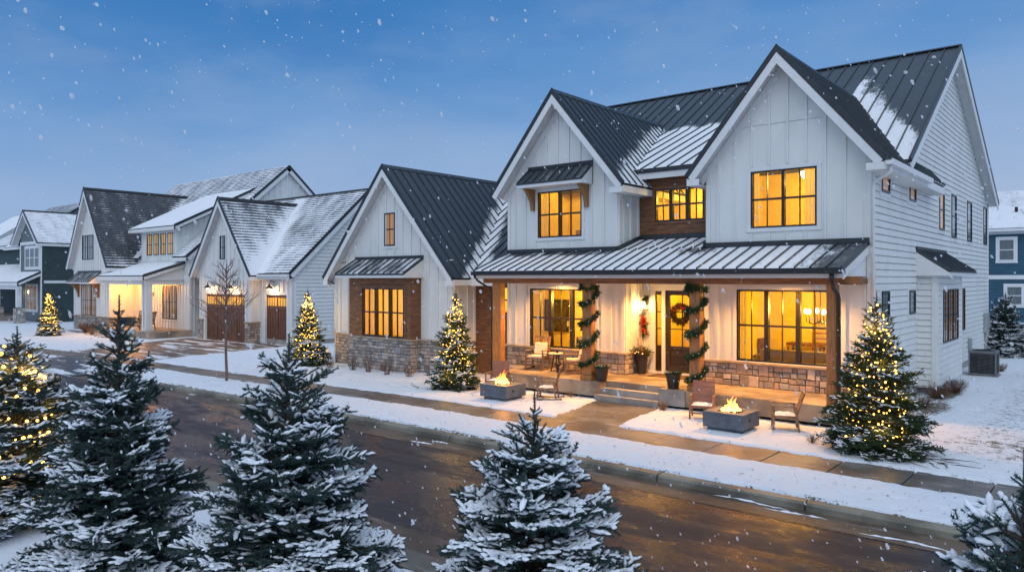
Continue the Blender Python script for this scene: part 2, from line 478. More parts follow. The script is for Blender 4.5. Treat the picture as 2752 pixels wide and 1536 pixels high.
def gable_roof(parent, xl, xr, yf, yb, ze, zp, xp=None, mat='metal', snowL=None, snowR=None, seam=.42, wall_y=None, fascia=.16, wallx=None, back=True, edge='dark_trim', ymaxL=None):
    """gable facing the street: ridge runs in Y. returns the roof part"""
    xp = xp if xp is not None else (xl + xr) / 2
    sl = snowL or (lambda p: .1); sr = snowR or (lambda p: .1)
    mb = MB(); rc = []
    roof_panel(mb, rc, (xl, yf, ze), (xl, yb, ze), (xp, yb, zp), (xp, yf, zp), sl, seam, kind='metal' if mat == 'metal' else 's')
    roof_panel(mb, rc, (xr, yf, ze), (xr, yb, ze), (xp, yb, zp), (xp, yf, zp), sr, seam, kind='metal' if mat == 'metal' else 's')
    # ridge cap
    n0 = len(mb.v)
    w = .10; dzl = (zp - ze) / (xp - xl) * w; dzr = (zp - ze) / (xr - xp) * w
    vs = [(xp - w, yf - .01, zp - dzl + .045), (xp, yf - .01, zp + .06), (xp + w, yf - .01, zp - dzr + .045),
          (xp - w, yb, zp - dzl + .045), (xp, yb, zp + .06), (xp + w, yb, zp - dzr + .045)]
    vs += [(x, y, z - .03) for x, y, z in vs]
    mb.add(vs, [(0, 1, 4, 3), (1, 2, 5, 4), (6, 7, 1, 0), (7, 8, 2, 1), (0, 3, 9, 6), (2, 8, 11, 5)])
    for _ in vs: rc.extend((0, 0, -3))
    rf = build_roof(mb, rc, mat, parent)
    # dark metal rake edge and white rake boards
    e = MB(); f = MB(); s = MB()
    for x in (xl, xr):
        d = Vector((xp - x, 0, zp - ze)).normalized()
        nn = Vector((-d.z, 0, d.x));
        if nn.z < 0: nn = -nn
        a = Vector((x, yf, ze)); b = Vector((xp, yf, zp))
        def strip(mbx, y0, y1, o0, o1, ext=0.0):
            p = [a - d * ext + nn * o0, b + nn * o0, b + nn * o1, a - d * ext + nn * o1]
            # clip at the apex plane x = xp
            q = []
            for idx, v in enumerate(p):
                if idx in (1, 2):
                    o_ = (o0, o1)[idx == 2]
                    t = (xp - (a.x + nn.x * o_)) / d.x
                    v = a + nn * o_ + d * t
                q.append(v)
            vs = [(v.x, y0, v.z) for v in q] + [(v.x, y1, v.z) for v in q]
            mbx.add(vs, [(0, 1, 2, 3), (4, 7, 6, 5), (0, 4, 5, 1), (1, 5, 6, 2), (2, 6, 7, 3), (3, 7, 4, 0)])
        strip(e, yf - .025, yf + .03, -.075, .05)
        strip(f, yf - .012, yf + .02, -.10 - fascia, -.08)
        if wall_y is not None:
            # soffit under the rake
            strip(s, yf + .03, wall_y, -.14, -.115)
            # frieze board on the wall
            strip(f, wall_y - .03, wall_y + .0, -.34, -.15)
    rfc = e.build('roof_edge', M[edge], rf)
    # eave fascias and level soffits along both sides
    if wallx:
        for x, wx in ((xl, wallx[0]), (xr, wallx[1])):
            if wx is None: continue
            sg = 1 if x > wx else -1
            f.box(min(x, x - sg * .03), max(x, x - sg * .03), yf + .021, yb, ze - .26, ze - .07)
            s.box(min(x - sg * .03, wx), max(x - sg * .03, wx), yf + .03, yb, ze - .26, ze - .245)
            f.box(min(x - sg * .03, wx), max(x - sg * .03, wx), yf - .01, yf + .02, ze - .27, ze - .10)
    f.build('fascia', M['trim'], rf)
    if s.v: s.build('soffit', M['soffit'], rf)
    return rf

def window(parent, fr, a0, a1, c0, c1, units=1, div=1, rail=True, fill='room', casing=.10, proud=.03, depth=.10, mat='black', pane_b=-.03, fillmat=None, fill_b=-.10, trimmat='trim', sill=False, name='window', mull=.07, fw=.045, muntin=.02, rail_lo=.5):
    """double-hung units side by side. frame = the part, pane / casing / curtain are its sub-parts"""
    mb = MB()
    B = mb.fbox
    B(fr, a0, a0 + fw, -depth, proud, c0, c1); B(fr, a1 - fw, a1, -depth, proud, c0, c1)
    B(fr, a0 + fw, a1 - fw, -depth, proud, c0, c0 + fw); B(fr, a0 + fw, a1 - fw, -depth, proud, c1 - fw, c1)
    W = (a1 - a0 - 2 * fw - (units - 1) * mull) / units
    for u in range(units):
        s0 = a0 + fw + u * (W + mull); s1 = s0 + W
        if u < units - 1: B(fr, s1, s1 + mull, -depth, proud - .002, c0 + fw, c1 - fw)
        zm = c0 + (c1 - c0) * rail_lo
        if rail: B(fr, s0, s1, -depth * .6, proud - .018, zm - .025, zm + .025)
        for k in range(1, div + 1):
            xm = s0 + W * k / (div + 1)
            B(fr, xm - muntin / 2, xm + muntin / 2, -.05, proud - .022, c0 + fw, c1 - fw)
    o = mb.build(name, M[mat], parent)
    g = MB(); g.quad(*[fr.pt(a, pane_b, c) for a, c in ((a0 + fw, c0 + fw), (a1 - fw, c0 + fw), (a1 - fw, c1 - fw), (a0 + fw, c1 - fw))])
    g.build('pane', M['glass'], o)
    if casing:
        k = MB(); q = casing
        k.fbox(fr, a0 - q, a0 - .001, -.02, .028, c0 - .02, c1 + q); k.fbox(fr, a1 + .001, a1 + q, -.02, .028, c0 - .02, c1 + q)
        k.fbox(fr, a0 - .0005, a1 + .0005, -.02, .028, c1 + .001, c1 + q)
        k.fbox(fr, a0 - q - .02, a1 + q + .02, -.02, .034, c0 - q, c0 - .021)
        k.fbox(fr, a0 - .0005, a1 + .0005, -.02, .028, c0 - .02, c0 - .001)
        k.build('casing', M[trimmat], o)
    if fillmat:
        q = MB(); n = 14
        for i in range(n * units):
            t0 = a0 + fw + (a1 - a0 - 2 * fw) * i / (n * units); t1 = a0 + fw + (a1 - a0 - 2 * fw) * (i + 1) / (n * units)
            b0 = fill_b + (.012 if i % 2 else 0); b1 = fill_b + (0 if i % 2 else .012)
            q.quad(fr.pt(t0, b0, c0), fr.pt(t1, b1, c0), fr.pt(t1, b1, c1), fr.pt(t0, b0, c1))
        q.build('curtain', M[fillmat], o)
    return o

rngS = random.Random(11)
def stone_panel(parent, parts, name='stone_base', tint=(1, 1, 1)):
    """parts: list of (frame, a0, a1, c0, c1). roughly coursed stones with bevelled edges on a mortar bed"""
    mb = MB(); base = [(.34, .28, .235), (.40, .33, .28), (.26, .235, .22), (.36, .275, .22), (.29, .28, .275), (.22, .19, .17), (.44, .37, .32)]
    for fr, A0, A1, C0, C1 in parts:
        P = fr.pt
        mb.add([P(A0, .012, C0), P(A1, .012, C0), P(A1, .012, C1), P(A0, .012, C1)], [(0, 1, 2, 3)], (.07, .058, .05))
        nrow = max(1, round((C1 - C0) / .25)) ; h = (C1 - C0) / nrow
        def stone(a0, a1, c0, c1):
            g = .008
            a0 += g; a1 -= g; c0 += g; c1 -= g
            if a1 - a0 < .02 or c1 - c0 < .02: return
            cc = rngS.choice(base); k = rngS.uniform(.8, 1.2); cc = tuple(x * k * t for x, t in zip(cc, tint))
            e = .018; t = rngS.uniform(.035, .055)
            j = lambda: rngS.uniform(-.006, .006)
            o = [(a0, c0), (a1, c0), (a1, c1), (a0, c1)]
            o = [(a + j(), c + j()) for a, c in o]
            i_ = [(a0 + e, c0 + e), (a1 - e, c0 + e), (a1 - e, c1 - e), (a0 + e, c1 - e)]
            vs = [P(a, .012, c) for a, c in o] + [P(a, t * .7, c) for a, c in o] + [P(a + j(), t + j() * .8, c + j()) for a, c in i_]
            fs = [(8, 9, 10, 11)]
            for q in range(4):
                r = (q + 1) % 4
                fs += [(q, r, 4 + r, 4 + q), (4 + q, 4 + r, 8 + r, 8 + q)]
            mb.add(vs, fs, cc)
        z = C0
        for r in range(nrow):
            a = A0; hm = h * rngS.uniform(.44, .56)
            while a < A1 - .02:
                w = rngS.uniform(.20, .52)
                if A1 - a - w < .14: w = A1 - a
                if w < .30 and rngS.random() < .45: stone(a, a + w, z, z + h)
                else:
                    hm = h * rngS.uniform(.40, .60)
                    for c0, c1 in ((z, z + hm), (z + hm, z + h)):
                        if w > .26: q = a + w * rngS.uniform(.3, .7); stone(a, q, c0, c1); stone(q, a + w, c0, c1)
                        else: stone(a, a + w, c0, c1)
                a += w
            z += h
    return mb.build(name, M['stone'], parent)

def room(parent, x0, x1, y0, y1, z0, z1, power, lamp=None, color=(1, .59, .075), rad=.10, mat='room', openings=()):
    """a lamp-lit room behind the windows: floor, ceiling, back and side walls, and a front wall pierced by the openings"""
    mb = MB()
    mb.quad((x0, y0, z0), (x1, y0, z0), (x1, y1, z0), (x0, y1, z0)); mb.quad((x0, y0, z1), (x1, y0, z1), (x1, y1, z1), (x0, y1, z1))
    mb.quad((x0, y1, z0), (x1, y1, z0), (x1, y1, z1), (x0, y1, z1))
    mb.quad((x0, y0, z0), (x0, y1, z0), (x0, y1, z1), (x0, y0, z1)); mb.quad((x1, y0, z0), (x1, y1, z0), (x1, y1, z1), (x1, y0, z1))
    wall_strips(mb, FF(y0), x0, x1, z0, lambda a: z1, openings)
    o = mb.build('room', M[mat], parent)
    l = bpy.data.lights.new('room_lamp', 'POINT'); l.energy = power * 1.5; l.color = color; l.shadow_soft_size = rad
    lo = bpy.data.objects.new('room_lamp', l); col.objects.link(lo); lo.location = lamp or ((x0 + x1) / 2, (y0 + y1) / 2 + .3, z1 - .5)
    return o

def curtain_at(parent, x0, x1, y, z0, z1):
    q = MB(); n = int((x1 - x0) / .045) + 1
    for i in range(n):
        a = x0 + (x1 - x0) * i / n; b = x0 + (x1 - x0) * (i + 1) / n
        q.quad((a, y + .03 * (i % 2), z0), (b, y + .03 * ((i + 1) % 2), z0), (b, y + .03 * ((i + 1) % 2), z1), (a, y + .03 * (i % 2), z1))
    return q.build('curtain', M['curtain'], parent)

def downspout(parent, pts, mat='black', r=.045, name='downspout'):
    mb = MB(); mb.tube(pts, r, 8); return mb.build(name, M[mat], parent, smooth=True)

def bracket(parent, x, yw, z0, z1, out, w=.12, mat='post_wood'):
    """curved timber knee brace under an awning"""
    mb = MB(); n = 8
    prof = []
    for i in range(n + 1):
        t = i / n; prof.append((.10 + (out - .10) * (t ** 2.2), z0 + (z1 - z0) * t))
    vs = []
    for (b, z) in prof: vs += [(x - w / 2, yw, z), (x + w / 2, yw, z), (x + w / 2, yw - b, z), (x - w / 2, yw - b, z)]
    fs = []
    for i in range(n):
        k = i * 4
        for q in range(4): fs.append((k + q, k + (q + 1) % 4, k + 4 + (q + 1) % 4, k + 4 + q))
    fs += [(3, 2, 1, 0), (n * 4, n * 4 + 1, n * 4 + 2, n * 4 + 3)]
    mb.add(vs, fs)
    return mb.build('bracket', M[mat], parent)

def awning(parent, fr, a0, a1, b1, z0, z1, snow, seam=.3, inset=.0, name='awning', flare=0.03, top_in=.0):
    """small shed roof on a wall: front edge at (b1, z0), wall edge at z1"""
    mb = MB(); rc = []
    P = fr.pt
    roof_panel(mb, rc, P(a0, b1, z0), P(a1, b1, z0), P(a1 - top_in, 0, z1), P(a0 + top_in, 0, z1), snow, seam, thick=.05)
    o = build_roof(mb, rc, 'metal', parent, name)
    k = MB(); k.fbox(fr, a0, a1, b1 - .03, b1 + .012, z0 - .15, z0 - .055)
    for a in (a0, a1 - .03):
        n = len(k.v); pts = [P(a, 0, z1 - .06), P(a, b1 - .031, z0 - .05), P(a, b1 - .031, z0 - .15), P(a, 0, z0 - .15)]
        pts2 = [Vector(p) + fr.u * .03 for p in pts]
        k.add(pts + pts2, [(0, 1, 2, 3), (7, 6, 5, 4), (0, 4, 5, 1), (1, 5, 6, 2), (2, 6, 7, 3), (3, 7, 4, 0)])
    k.fbox(fr, a0 + .03, a1 - .03, 0, b1 - .031, z0 - .15, z0 - .135)
    k.build('fascia', M['trim'], o)
    d = MB(); d.fbox(fr, a0 - .01, a1 + .01, b1 - .005, b1 + .035, z0 - .054, z0 - .005); d.fbox(fr, a0 + top_in, a1 - top_in, 0, .05, z1 - .01, z1 + .09)
    d.build('flashing', M['dark_trim'], o)
    return o

def fwindow(parent, fr, a0, a1, c0, c1, off=.0, fillmat='dark_room', **kw):
    """window mounted proud of the wall (no opening cut), with the blind or curtain right behind the glass"""
    f2 = Fr(fr.o + fr.n * off, fr.u, fr.n)
    return window(parent, f2, a0, a1, c0, c1, depth=0, proud=.05, pane_b=.022, fill_b=.006, fillmat=fillmat, **kw)

def sstep(x, a, b):
    t = max(0, min(1, (x - a) / (b - a))); return t * t * (3 - 2 * t)

# =================================================================== the farmhouse
H = empty('farmhouse', (-10, 20, 0), 'large white two-storey farmhouse with black metal roofs and a lit timber porch', 'house')
MAINZ = lambda y: 6.44 + .635 * (y - 21.04)
MIDZ = lambda y: 6.60 + .424 * (y - 19.65)
LOWZ = lambda y: 3.45 + .636 * (y - 18.58)

# ---- roofs
mb = MB(); rc = []
def s_main(p):
    x, y, z = p
    if x > -6.9:                                   # drift along the valley behind the right gable, thinning towards the rake
        zr = 6.01 + 1.2 * (-4.26 - x)
        d = z - zr
        return max(-.05, 1.0 - d * .62 + .25 * (z < 7.6)) - .15 * sstep(x, -5.0, -4.4)
    d = (z - 8.70)
    return .95 if d < -.02 else max(.02, .75 - d * 2.2)
roof_panel(mb, rc, (-18, 20.9, MAINZ(20.9)), (-4.3, 20.9, MAINZ(20.9)), (-4.3, 28.2, MAINZ(28.2)), (-18, 28.2, MAINZ(28.2)), s_main, .44)
roof_panel(mb, rc, (-18, 37.2, 6.49), (-4.3, 37.2, 6.49), (-4.3, 28.2, MAINZ(28.2)), (-18, 28.2, MAINZ(28.2)), lambda p: .6, .44, step=.8)
vs = [(-18, 28.05, 10.97), (-18, 28.2, 11.05), (-18, 28.35, 10.97), (-4.28, 28.05, 10.97), (-4.28, 28.2, 11.05), (-4.28, 28.35, 10.97)]
mb.add(vs, [(0, 1, 4, 3), (1, 2, 5, 4), (3, 4, 5)])
for _ in vs: rc.extend((0, 0, -3))
mr = build_roof(mb, rc, 'metal', H)
f = MB(); e = MB(); s = MB()
# rake boards of the big right gable end
for (ya, za, yb, zb) in ((20.9, MAINZ(20.9), 28.2, MAINZ(28.2)), (37.2, 6.49, 28.2, MAINZ(28.2))):
    a = Vector((-4.3, ya, za)); b = Vector((-4.3, yb, zb)); d = (b - a).normalized(); nn = Vector((0, -d.z, d.y));
    if nn.z < 0: nn = -nn
    def strip(mbx, x0, x1, o0, o1):
        q = []
        for base, o_ in ((a, o0), (b, o0), (b, o1), (a, o1)):
            v = base + nn * o_
            if base is b: v = v + d * ((28.2 - v.y) / d.y)
            q.append(v)
        vs = [(x0, v.y, v.z) for v in q] + [(x1, v.y, v.z) for v in q]
        mbx.add(vs, [(0, 1, 2, 3), (4, 7, 6, 5), (0, 4, 5, 1), (1, 5, 6, 2), (2, 6, 7, 3), (3, 7, 4, 0)])
    strip(e, -4.33, -4.27, -.08, .05); strip(f, -4.32, -4.285, -.32, -.085); strip(s, -4.68, -4.32, -.14, -.12)
e.build('roof_edge', M['dark_trim'], mr); f.build('fascia', M['trim'], mr); s.build('soffit', M['soffit'], mr)

# flatter roof between the two gables
mb = MB(); rc = []
def s_mid(p):
    k = 6.02 + 1.19 * (-11.15 - p[0])
    return .95
roof_panel(mb, rc, (-13.6, 19.65, 6.60), (-6.9, 19.65, 6.60), (-6.9, 24.6, MIDZ(24.6)), (-13.6, 24.6, MIDZ(24.6)), s_mid, .44)
o = build_roof(mb, rc, 'metal', H, 'roof')
f = MB(); f.box(-11.6, -8.85, 19.64, 19.68, 6.30, 6.48); f.build('fascia', M['trim'], o)
e = MB(); e.box(-11.6, -8.85, 19.60, 19.67, 6.485, 6.61); e.build('gutter', M['dark_trim'], o)
s = MB(); s.box(-11.62, -8.83, 19.69, 20.02, 6.38, 6.40); s.build('soffit', M['soffit'], o)

# lower roof between the garage-side wing and the porch
mb = MB(); rc = []
def s_low(p):
    d = p[2] - (3.33 + 1.14 * (-17.17 - p[0]))
    return max(.28, 1.05 - .95 * abs(d))
roof_panel(mb, rc, (-20.6, 18.4, LOWZ(18.4)), (-15.88, 18.4, LOWZ(18.4)), (-15.88, 24.6, LOWZ(24.6)), (-20.6, 24.6, LOWZ(24.6)), s_low, .4)
o = build_roof(mb, rc, 'metal', H, 'roof')
f = MB(); f.box(-17.2, -15.88, 18.37, 18.40, 3.08, 3.32); f.build('fascia', M['trim'], o)

# porch roof
PZ = lambda y: 3.55 + .295 * (y - 16.7)
mb = MB(); rc = []
def s_porch(p):
    x, y, z = p
    v = .86
    v -= .55 * sstep(x, -6.2, -4.9)
    if x < -11.6: v -= .45 * sstep(y, 17.9, 18.6)
    v -= .6 * max(0, 1 - ((x + 9.0) ** 2 + (y - 18.6) ** 2 * .8) / .55)
    return v
roof_panel(mb, rc, (-15.5, 16.7, PZ(16.7)), (-4.75, 16.7, PZ(16.7)), (-4.75, 18.79, PZ(18.79)), (-15.86, 18.79, PZ(18.79)), s_porch, .35)
roof_panel(mb, rc, (-11.62, 18.76, PZ(18.76)), (-8.83, 18.76, PZ(18.76)), (-8.83, 20.0, PZ(20.0)), (-11.62, 20.0, PZ(20.0)), lambda p: .8, .35)
pr = build_roof(mb, rc, 'metal', H, 'porch_roof')
e = MB(); e.box(-15.87, -11.6, 18.70, 18.78, 4.15, 4.27); e.box(-8.85, -4.72, 18.70, 18.78, 4.15, 4.28)
e.box(-11.62, -11.56, 18.72, 20.38, 4.2, 4.3)
n = len(e.v); e.v = e.v[:-8]; e.f = e.f[:-6]; e.c = e.c[:-6]
e.hexa([(-11.62, 18.7, 4.15), (-11.55, 18.7, 4.15), (-11.55, 19.98, 4.50), (-11.62, 19.98, 4.50), (-11.62, 18.7, 4.27), (-11.55, 18.7, 4.27), (-11.55, 19.98, 4.63), (-11.62, 19.98, 4.63)])
e.hexa([(-8.9, 18.7, 4.15), (-8.83, 18.7, 4.15), (-8.83, 19.98, 4.50), (-8.9, 19.98, 4.50), (-8.9, 18.7, 4.27), (-8.83, 18.7, 4.27), (-8.83, 19.98, 4.63), (-8.9, 19.98, 4.63)])
e.box(-11.54, -8.91, 19.92, 19.99, 4.50, 4.64)
e.build('flashing', M['dark_trim'], pr)
g = MB(); g.box(-15.5, -4.68, 16.58, 16.70, 3.42, 3.50); g.box(-15.5, -4.68, 16.565, 16.58, 3.42, 3.535); g.build('gutter', M['black'], pr)
f = MB(); f.box(-15.5, -4.75, 16.705, 16.73, 3.34, 3.45)
f.add([(-4.75, 16.72, 3.46), (-4.75, 18.78, 4.09), (-4.75, 18.78, 3.92), (-4.75, 16.72, 3.30), (-4.72, 16.72, 3.46), (-4.72, 18.78, 4.09), (-4.72, 18.78, 3.92), (-4.72, 16.72, 3.30)], [(0, 1, 2, 3), (4, 7, 6, 5), (0, 4, 5, 1), (1, 5, 6, 2), (2, 6, 7, 3), (3, 7, 4, 0)])
f.add([(-4.79, 17.02, 3.36), (-4.79, 18.78, 3.36), (-4.79, 18.78, 4.0), (-4.79, 17.02, 3.47)], [(0, 1, 2, 3)])
f.build('fascia', M['trim'], pr)
c = MB(); c.box(-15.7, -4.8, 17.36, 19.78, 3.325, 3.34); c.box(-15.5, -4.8, 16.74, 17.07, 3.325, 3.34); c.build('ceiling', M['soffit'], pr)
b = MB(); b.box(-15.45, -4.5, 17.08, 17.34, 3.18, 3.365); b.build('beam', M['beam_wood'], H, bevel=.012)
for q_ in ((-15.2, -14.98, 17.35, 18.98), (-4.98, -4.76, 17.35, 18.78)):
    b = MB(); b.box(*q_, 3.19, 3.32); b.build('beam', M['beam_wood'], H, bevel=.01)

# gables
def valley(xt, zt, k, plane):
    def fn(p):
        d = p[2] - plane(p[1])
        return max(.17, .98 - 1.35 * d) if d < 2 else .17
    return fn
sLG = valley(0, 0, 0, lambda y: MIDZ(y) if y < 24.6 else MAINZ(y))
def sRG(p):
    d = p[2] - MAINZ(max(p[1], 20.0)) if p[1] > 20 else 9
    return max(.26, .75 - 1.1 * d)
gable_roof(H, -16.22, -11.15, 18.3, 25.3, 6.07, 9.12, xp=-13.70, snowL=lambda p: .15, snowR=sLG, seam=.36, wall_y=18.8, wallx=(None, -11.63))
gable_roof(H, -9.19, -4.26, 18.3, 25.2, 6.07, 9.06, xp=-6.75, snowL=lambda p: .3, snowR=sRG, seam=.36, wall_y=18.8, wallx=(-8.82, -4.68))
# side eave gutter of the right gable, with its white downspout
g = MB(); g.box(-4.26, -4.12, 18.28, 22.8, 5.90, 5.99); g.box(-4.135, -4.12, 18.28, 22.8, 5.99, 6.03); g.box(-4.66, -4.26, 18.34, 22.8, 5.80, 5.815)
g.build('gutter', M['trim'], H)
downspout(H, [(-4.2, 18.45, 5.9), (-4.2, 18.47, 5.76), (-4.32, 18.52, 5.68), (-4.58, 18.66, 5.58), (-4.62, 18.70, 5.45), (-4.62, 18.72, .3)], 'trim', .038)
# black downspouts of the porch
downspout(H, [(-4.95, 16.64, 3.42), (-4.95, 16.66, 3.28), (-4.95, 16.76, 3.12), (-4.93, 17.0, 2.98), (-4.92, 17.04, 2.85), (-4.92, 17.05, .5)], 'black', .05)
downspout(H, [(-15.45, 16.66, 3.42), (-15.42, 16.8, 3.25), (-15.15, 17.05, 3.02), (-15.12, 17.1, 2.9), (-15.12, 17.12, .5)], 'black', .035)

def sLW(p):
    d = p[2] - LOWZ(p[1])
    return max(.14, .92 - 1.5 * d)
gable_roof(H, -24.3, -17.17, 17.5, 27.5, 3.35, 7.40, xp=-20.75, snowL=lambda p: .3, snowR=sLW, seam=.40, wall_y=17.9, wallx=(-24.0, -17.55))

# ---- walls, upper storey
LGtop = lambda a: min(6.07 + 1.20 * (a + 16.22), 6.07 + 1.195 * (-11.15 - a)) - .17
RGtop = lambda a: min(6.07 + 1.225 * (a + 9.19), 6.07 + 1.20 * (-4.26 - a)) - .17
lgw = (-14.62, -12.92, 4.62, 6.08); rgw = (-7.60, -5.93, 4.62, 6.09)
bb_wall(H, FF(18.8), -15.87, -11.63, 4.17, LGtop, .43, [lgw], cuts=(-13.7,))
bb_wall(H, FF(18.8), -8.82, -4.68, 4.17, RGtop, .46, [rgw], cuts=(-6.75,))
mb = MB(); mb.box(-15.8, -11.7, 18.775, 18.795, 6.95, 7.0); mb.box(-8.1, -5.4, 18.775, 18.795, 7.28, 7.32)
mb.v = mb.v[8:]; mb.f = [tuple(i - 8 for i in q) for q in mb.f[6:]]; mb.c = mb.c[6:]
mb.build('band_board', M['siding'], H)
bb_wall(H, FR(-11.63), 18.8, 20.0, 4.1, lambda a: 6.1, .4)
bb_wall(H, FL(-8.82), 18.8, 20.0, 4.1, lambda a: 6.1, .4)
bb_wall(H, FL(-15.87), 18.8, 25, 4.0, lambda a: 6.2, .43)
window(H, FF(18.8), *lgw, units=2, div=1)
window(H, FF(18.8), *rgw, units=2, div=1)
wdw = (-11.05, -9.47, 5.03, 6.0)
mb = MB()
# stained boards of the recess
z = 4.5
wall_strips(mb, FF(20.0), -11.63, -8.82, 4.4, lambda a: 6.6, [wdw])
zz = 4.5
while zz < 6.6:
    for a0, a1 in ((-11.63, wdw[0] - .02), (wdw[1] + .02, -8.82)) if wdw[2] - .1 < zz < wdw[3] + .02 else ((-11.63, -8.82),):
        mb.fbox(FF(20.0), a0, a1, 0, .018, zz, zz + .142)
    zz += .15
mb.build('wood_panel', M['wood_stain'], H)
window(H, FF(19.99), *wdw, units=3, div=1, casing=.08, trimmat='wood_stain', mull=.11)

# ---- awning over the left gable window, with brackets
aw = awning(H, FF(18.8), -15.0, -12.52, .62, 6.33, 6.82, lambda p: .32, .3)
bracket(aw, -14.80, 18.79, 5.50, 6.18, .50); bracket(aw, -12.72, 18.79, 5.50, 6.18, .50)

# ---- side wall (clapboards) and its windows
side_top = lambda y: (6.0 if y < 20.6 else (MAINZ(y) - .15 if y < 28.2 else 11 - .501 * (y - 28.2) - .15))
lap_wall(H, FR(-4.68), 18.8, 37.1, .30, side_top, .17)
mb = MB(); mb.box(-9, -4.70, 18.85, 37.05, .0, .33); mb.build('foundation', M['concrete'], H)
mb = MB(); mb.quad((-17.6, 37.1, 0), (-4.68, 37.1, 0), (-4.68, 37.1, 6.5), (-17.6, 37.1, 6.5)); mb.quad((-17.6, 24.6, 0), (-17.6, 37.1, 0), (-17.6, 37.1, 8), (-17.6, 24.6, 8))
mb.quad((-17.6, 24.61, 6), (-15.9, 24.61, 6), (-15.9, 24.61, 8.5), (-17.6, 24.61, 8.5)); mb.build('rear_wall', M['siding'], H)
sf = FR(-4.68)
for (a0, a1, c0, c1, fm, rl) in ((19.52, 20.30, 5.43, 6.05, 'lit_orange', 0), (22.45, 23.23, 5.45, 6.08, 'lit_orange', 0), (26.55, 27.35, 4.86, 6.16, 'lit_gold', 1), (28.6, 29.5, 4.70, 6.18, 'blind', 1),
                                 (31.7, 32.7, 4.70, 6.20, 'blind', 1), (35.6, 36.5, 4.72, 6.28, 'blind', 1), (19.52, 20.26, 2.36, 3.01, 'blind', 0), (22.44, 23.16, 2.34, 3.0, 'blind', 0), (30.72, 31.2, 1.48, 2.97, 'lit_dim', 1)):
    fwindow(H, sf, a0, a1, c0, c1, off=.012, fillmat=fm, rail=bool(rl), div=0, fw=.06)
mb = MB(); mb.fbox(sf, 31.05, 31.25, .02, .07, 6.9, 7.18); mb.fbox(sf, 31.1, 31.2, .07, .12, 6.92, 7.05); mb.build('wall_vent', M['trim'], H)
# bay on the side wall
BX = -4.20; bw = (24.35, 26.75, 1.45, 3.0)
lap_wall(H, FR(BX), 23.6, 27.5, .27, lambda a: 3.55, .17, name='bay_wall')
lap_wall(H, FF(23.6), -4.68, BX, .27, lambda a: 3.9, .17, name='bay_wall', corner=(0, 1))
mb = MB(); mb.quad((-4.68, 27.5, .27), (BX, 27.5, .27), (BX, 27.5, 3.9), (-4.68, 27.5, 3.9)); mb.box(-4.7, BX + .01, 23.59, 27.5, .24, .27); mb.build('bay_wall', M['siding'], H)
fwindow(H, FR(BX), *bw, off=.012, fillmat='lit_dim', units=3, div=1, casing=.12)
mb = MB(); mb.fbox(FR(BX), 24.1, 24.3, .02, .08, .62, .72); mb.fbox(FR(BX), 24.14, 24.26, .08, .11, .64, .70); mb.build('dryer_vent', M['trim'], H)
awning(H, FR(-4.68), 23.35, 27.75, .85, 3.55, 4.14, lambda p: .22, .26)
# meter and pipes near the rear corner
mb = MB(); mb.fbox(sf, 35.8, 36.4, .03, .16, 1.1, 1.9); mb.fbox(sf, 35.9, 36.3, .16, .2, 1.3, 1.6); mb.fbox(sf, 36.0, 36.12, .03, .09, .3, 1.1); mb.build('electric_meter', M['grey_metal'], H)
mb = MB(); mb.fbox(sf, 32.0, 32.3, .03, .12, .7, 1.1); mb.fbox(sf, 32.1, 32.16, .03, .08, .2, .7); mb.build('utility_box', M['grey_metal'], H)

# ---- ground floor behind the porch
lw = (-14.94, -12.50, 1.15, 3.0); rw = (-7.98, -5.60, 1.17, 3.03)
one = lambda z: (lambda a: z)
bb_wall(H, FF(18.8), -15.9, -11.4, 1.10, one(3.33), .46, [lw], start=-15.55)
bb_wall(H, FR(-11.4), 18.8, 19.8, 1.10, one(3.33), .4)
bb_wall(H, FF(18.8), -8.86, -4.68, 1.10, one(4.1), .46, [rw], start=-8.5)
bb_wall(H, FL(-8.86), 18.8, 19.8, 1.10, one(3.33), .4)
door_x = (-10.62, -9.55); dz = (.60, 3.0)
dop = (-11.02, -9.18, .56, 3.02)
mb = MB(); wall_strips(mb, FF(19.8), -11.4, -8.86, .5, one(3.33), [dop]); battens(mb, FF(19.8), -11.4, -11.1, .5, one(3.33), .2); mb.build('wall', M['siding'], H)
def cap(parent, segs, z=1.10):
    m = MB()
    for x0, x1, y0, y1 in segs: m.box(x0, x1, y0, y1, z - .0, z + .06)
    return m.build('stone_sill', M['boulder'], parent, bevel=.008)
st = stone_panel(H, [(FF(18.8), -15.9, -11.40, .50, 1.10), (FR(-11.40), 18.75, 19.8, .50, 1.10), (FL(-15.9), 18.75, 19.0, .5, 1.10)])
cap(st, [(-15.97, -11.33, 18.70, 18.83), (-11.44, -11.33, 18.831, 19.79)], 1.09)
st = stone_panel(H, [(FF(18.8), -8.86, -4.72, .50, 1.10), (FL(-8.86), 18.75, 19.8, .50, 1.10)])
cap(st, [(-8.93, -4.70, 18.70, 18.83), (-8.93, -8.82, 18.831, 19.79)], 1.09)
window(H, FF(18.8), *lw, units=3, div=1, mull=.11)
window(H, FF(18.8), *rw, units=3, div=1, mull=.11)
mb = MB(); 
for q in ((-15.7, -11.5, 3.14, 3.32), (-8.7, -4.8, 3.15, 3.32)): mb.fbox(FF(18.8), q[0], q[1], .001, .03, q[2], q[3])
mb.build('frieze', M['trim'], H)
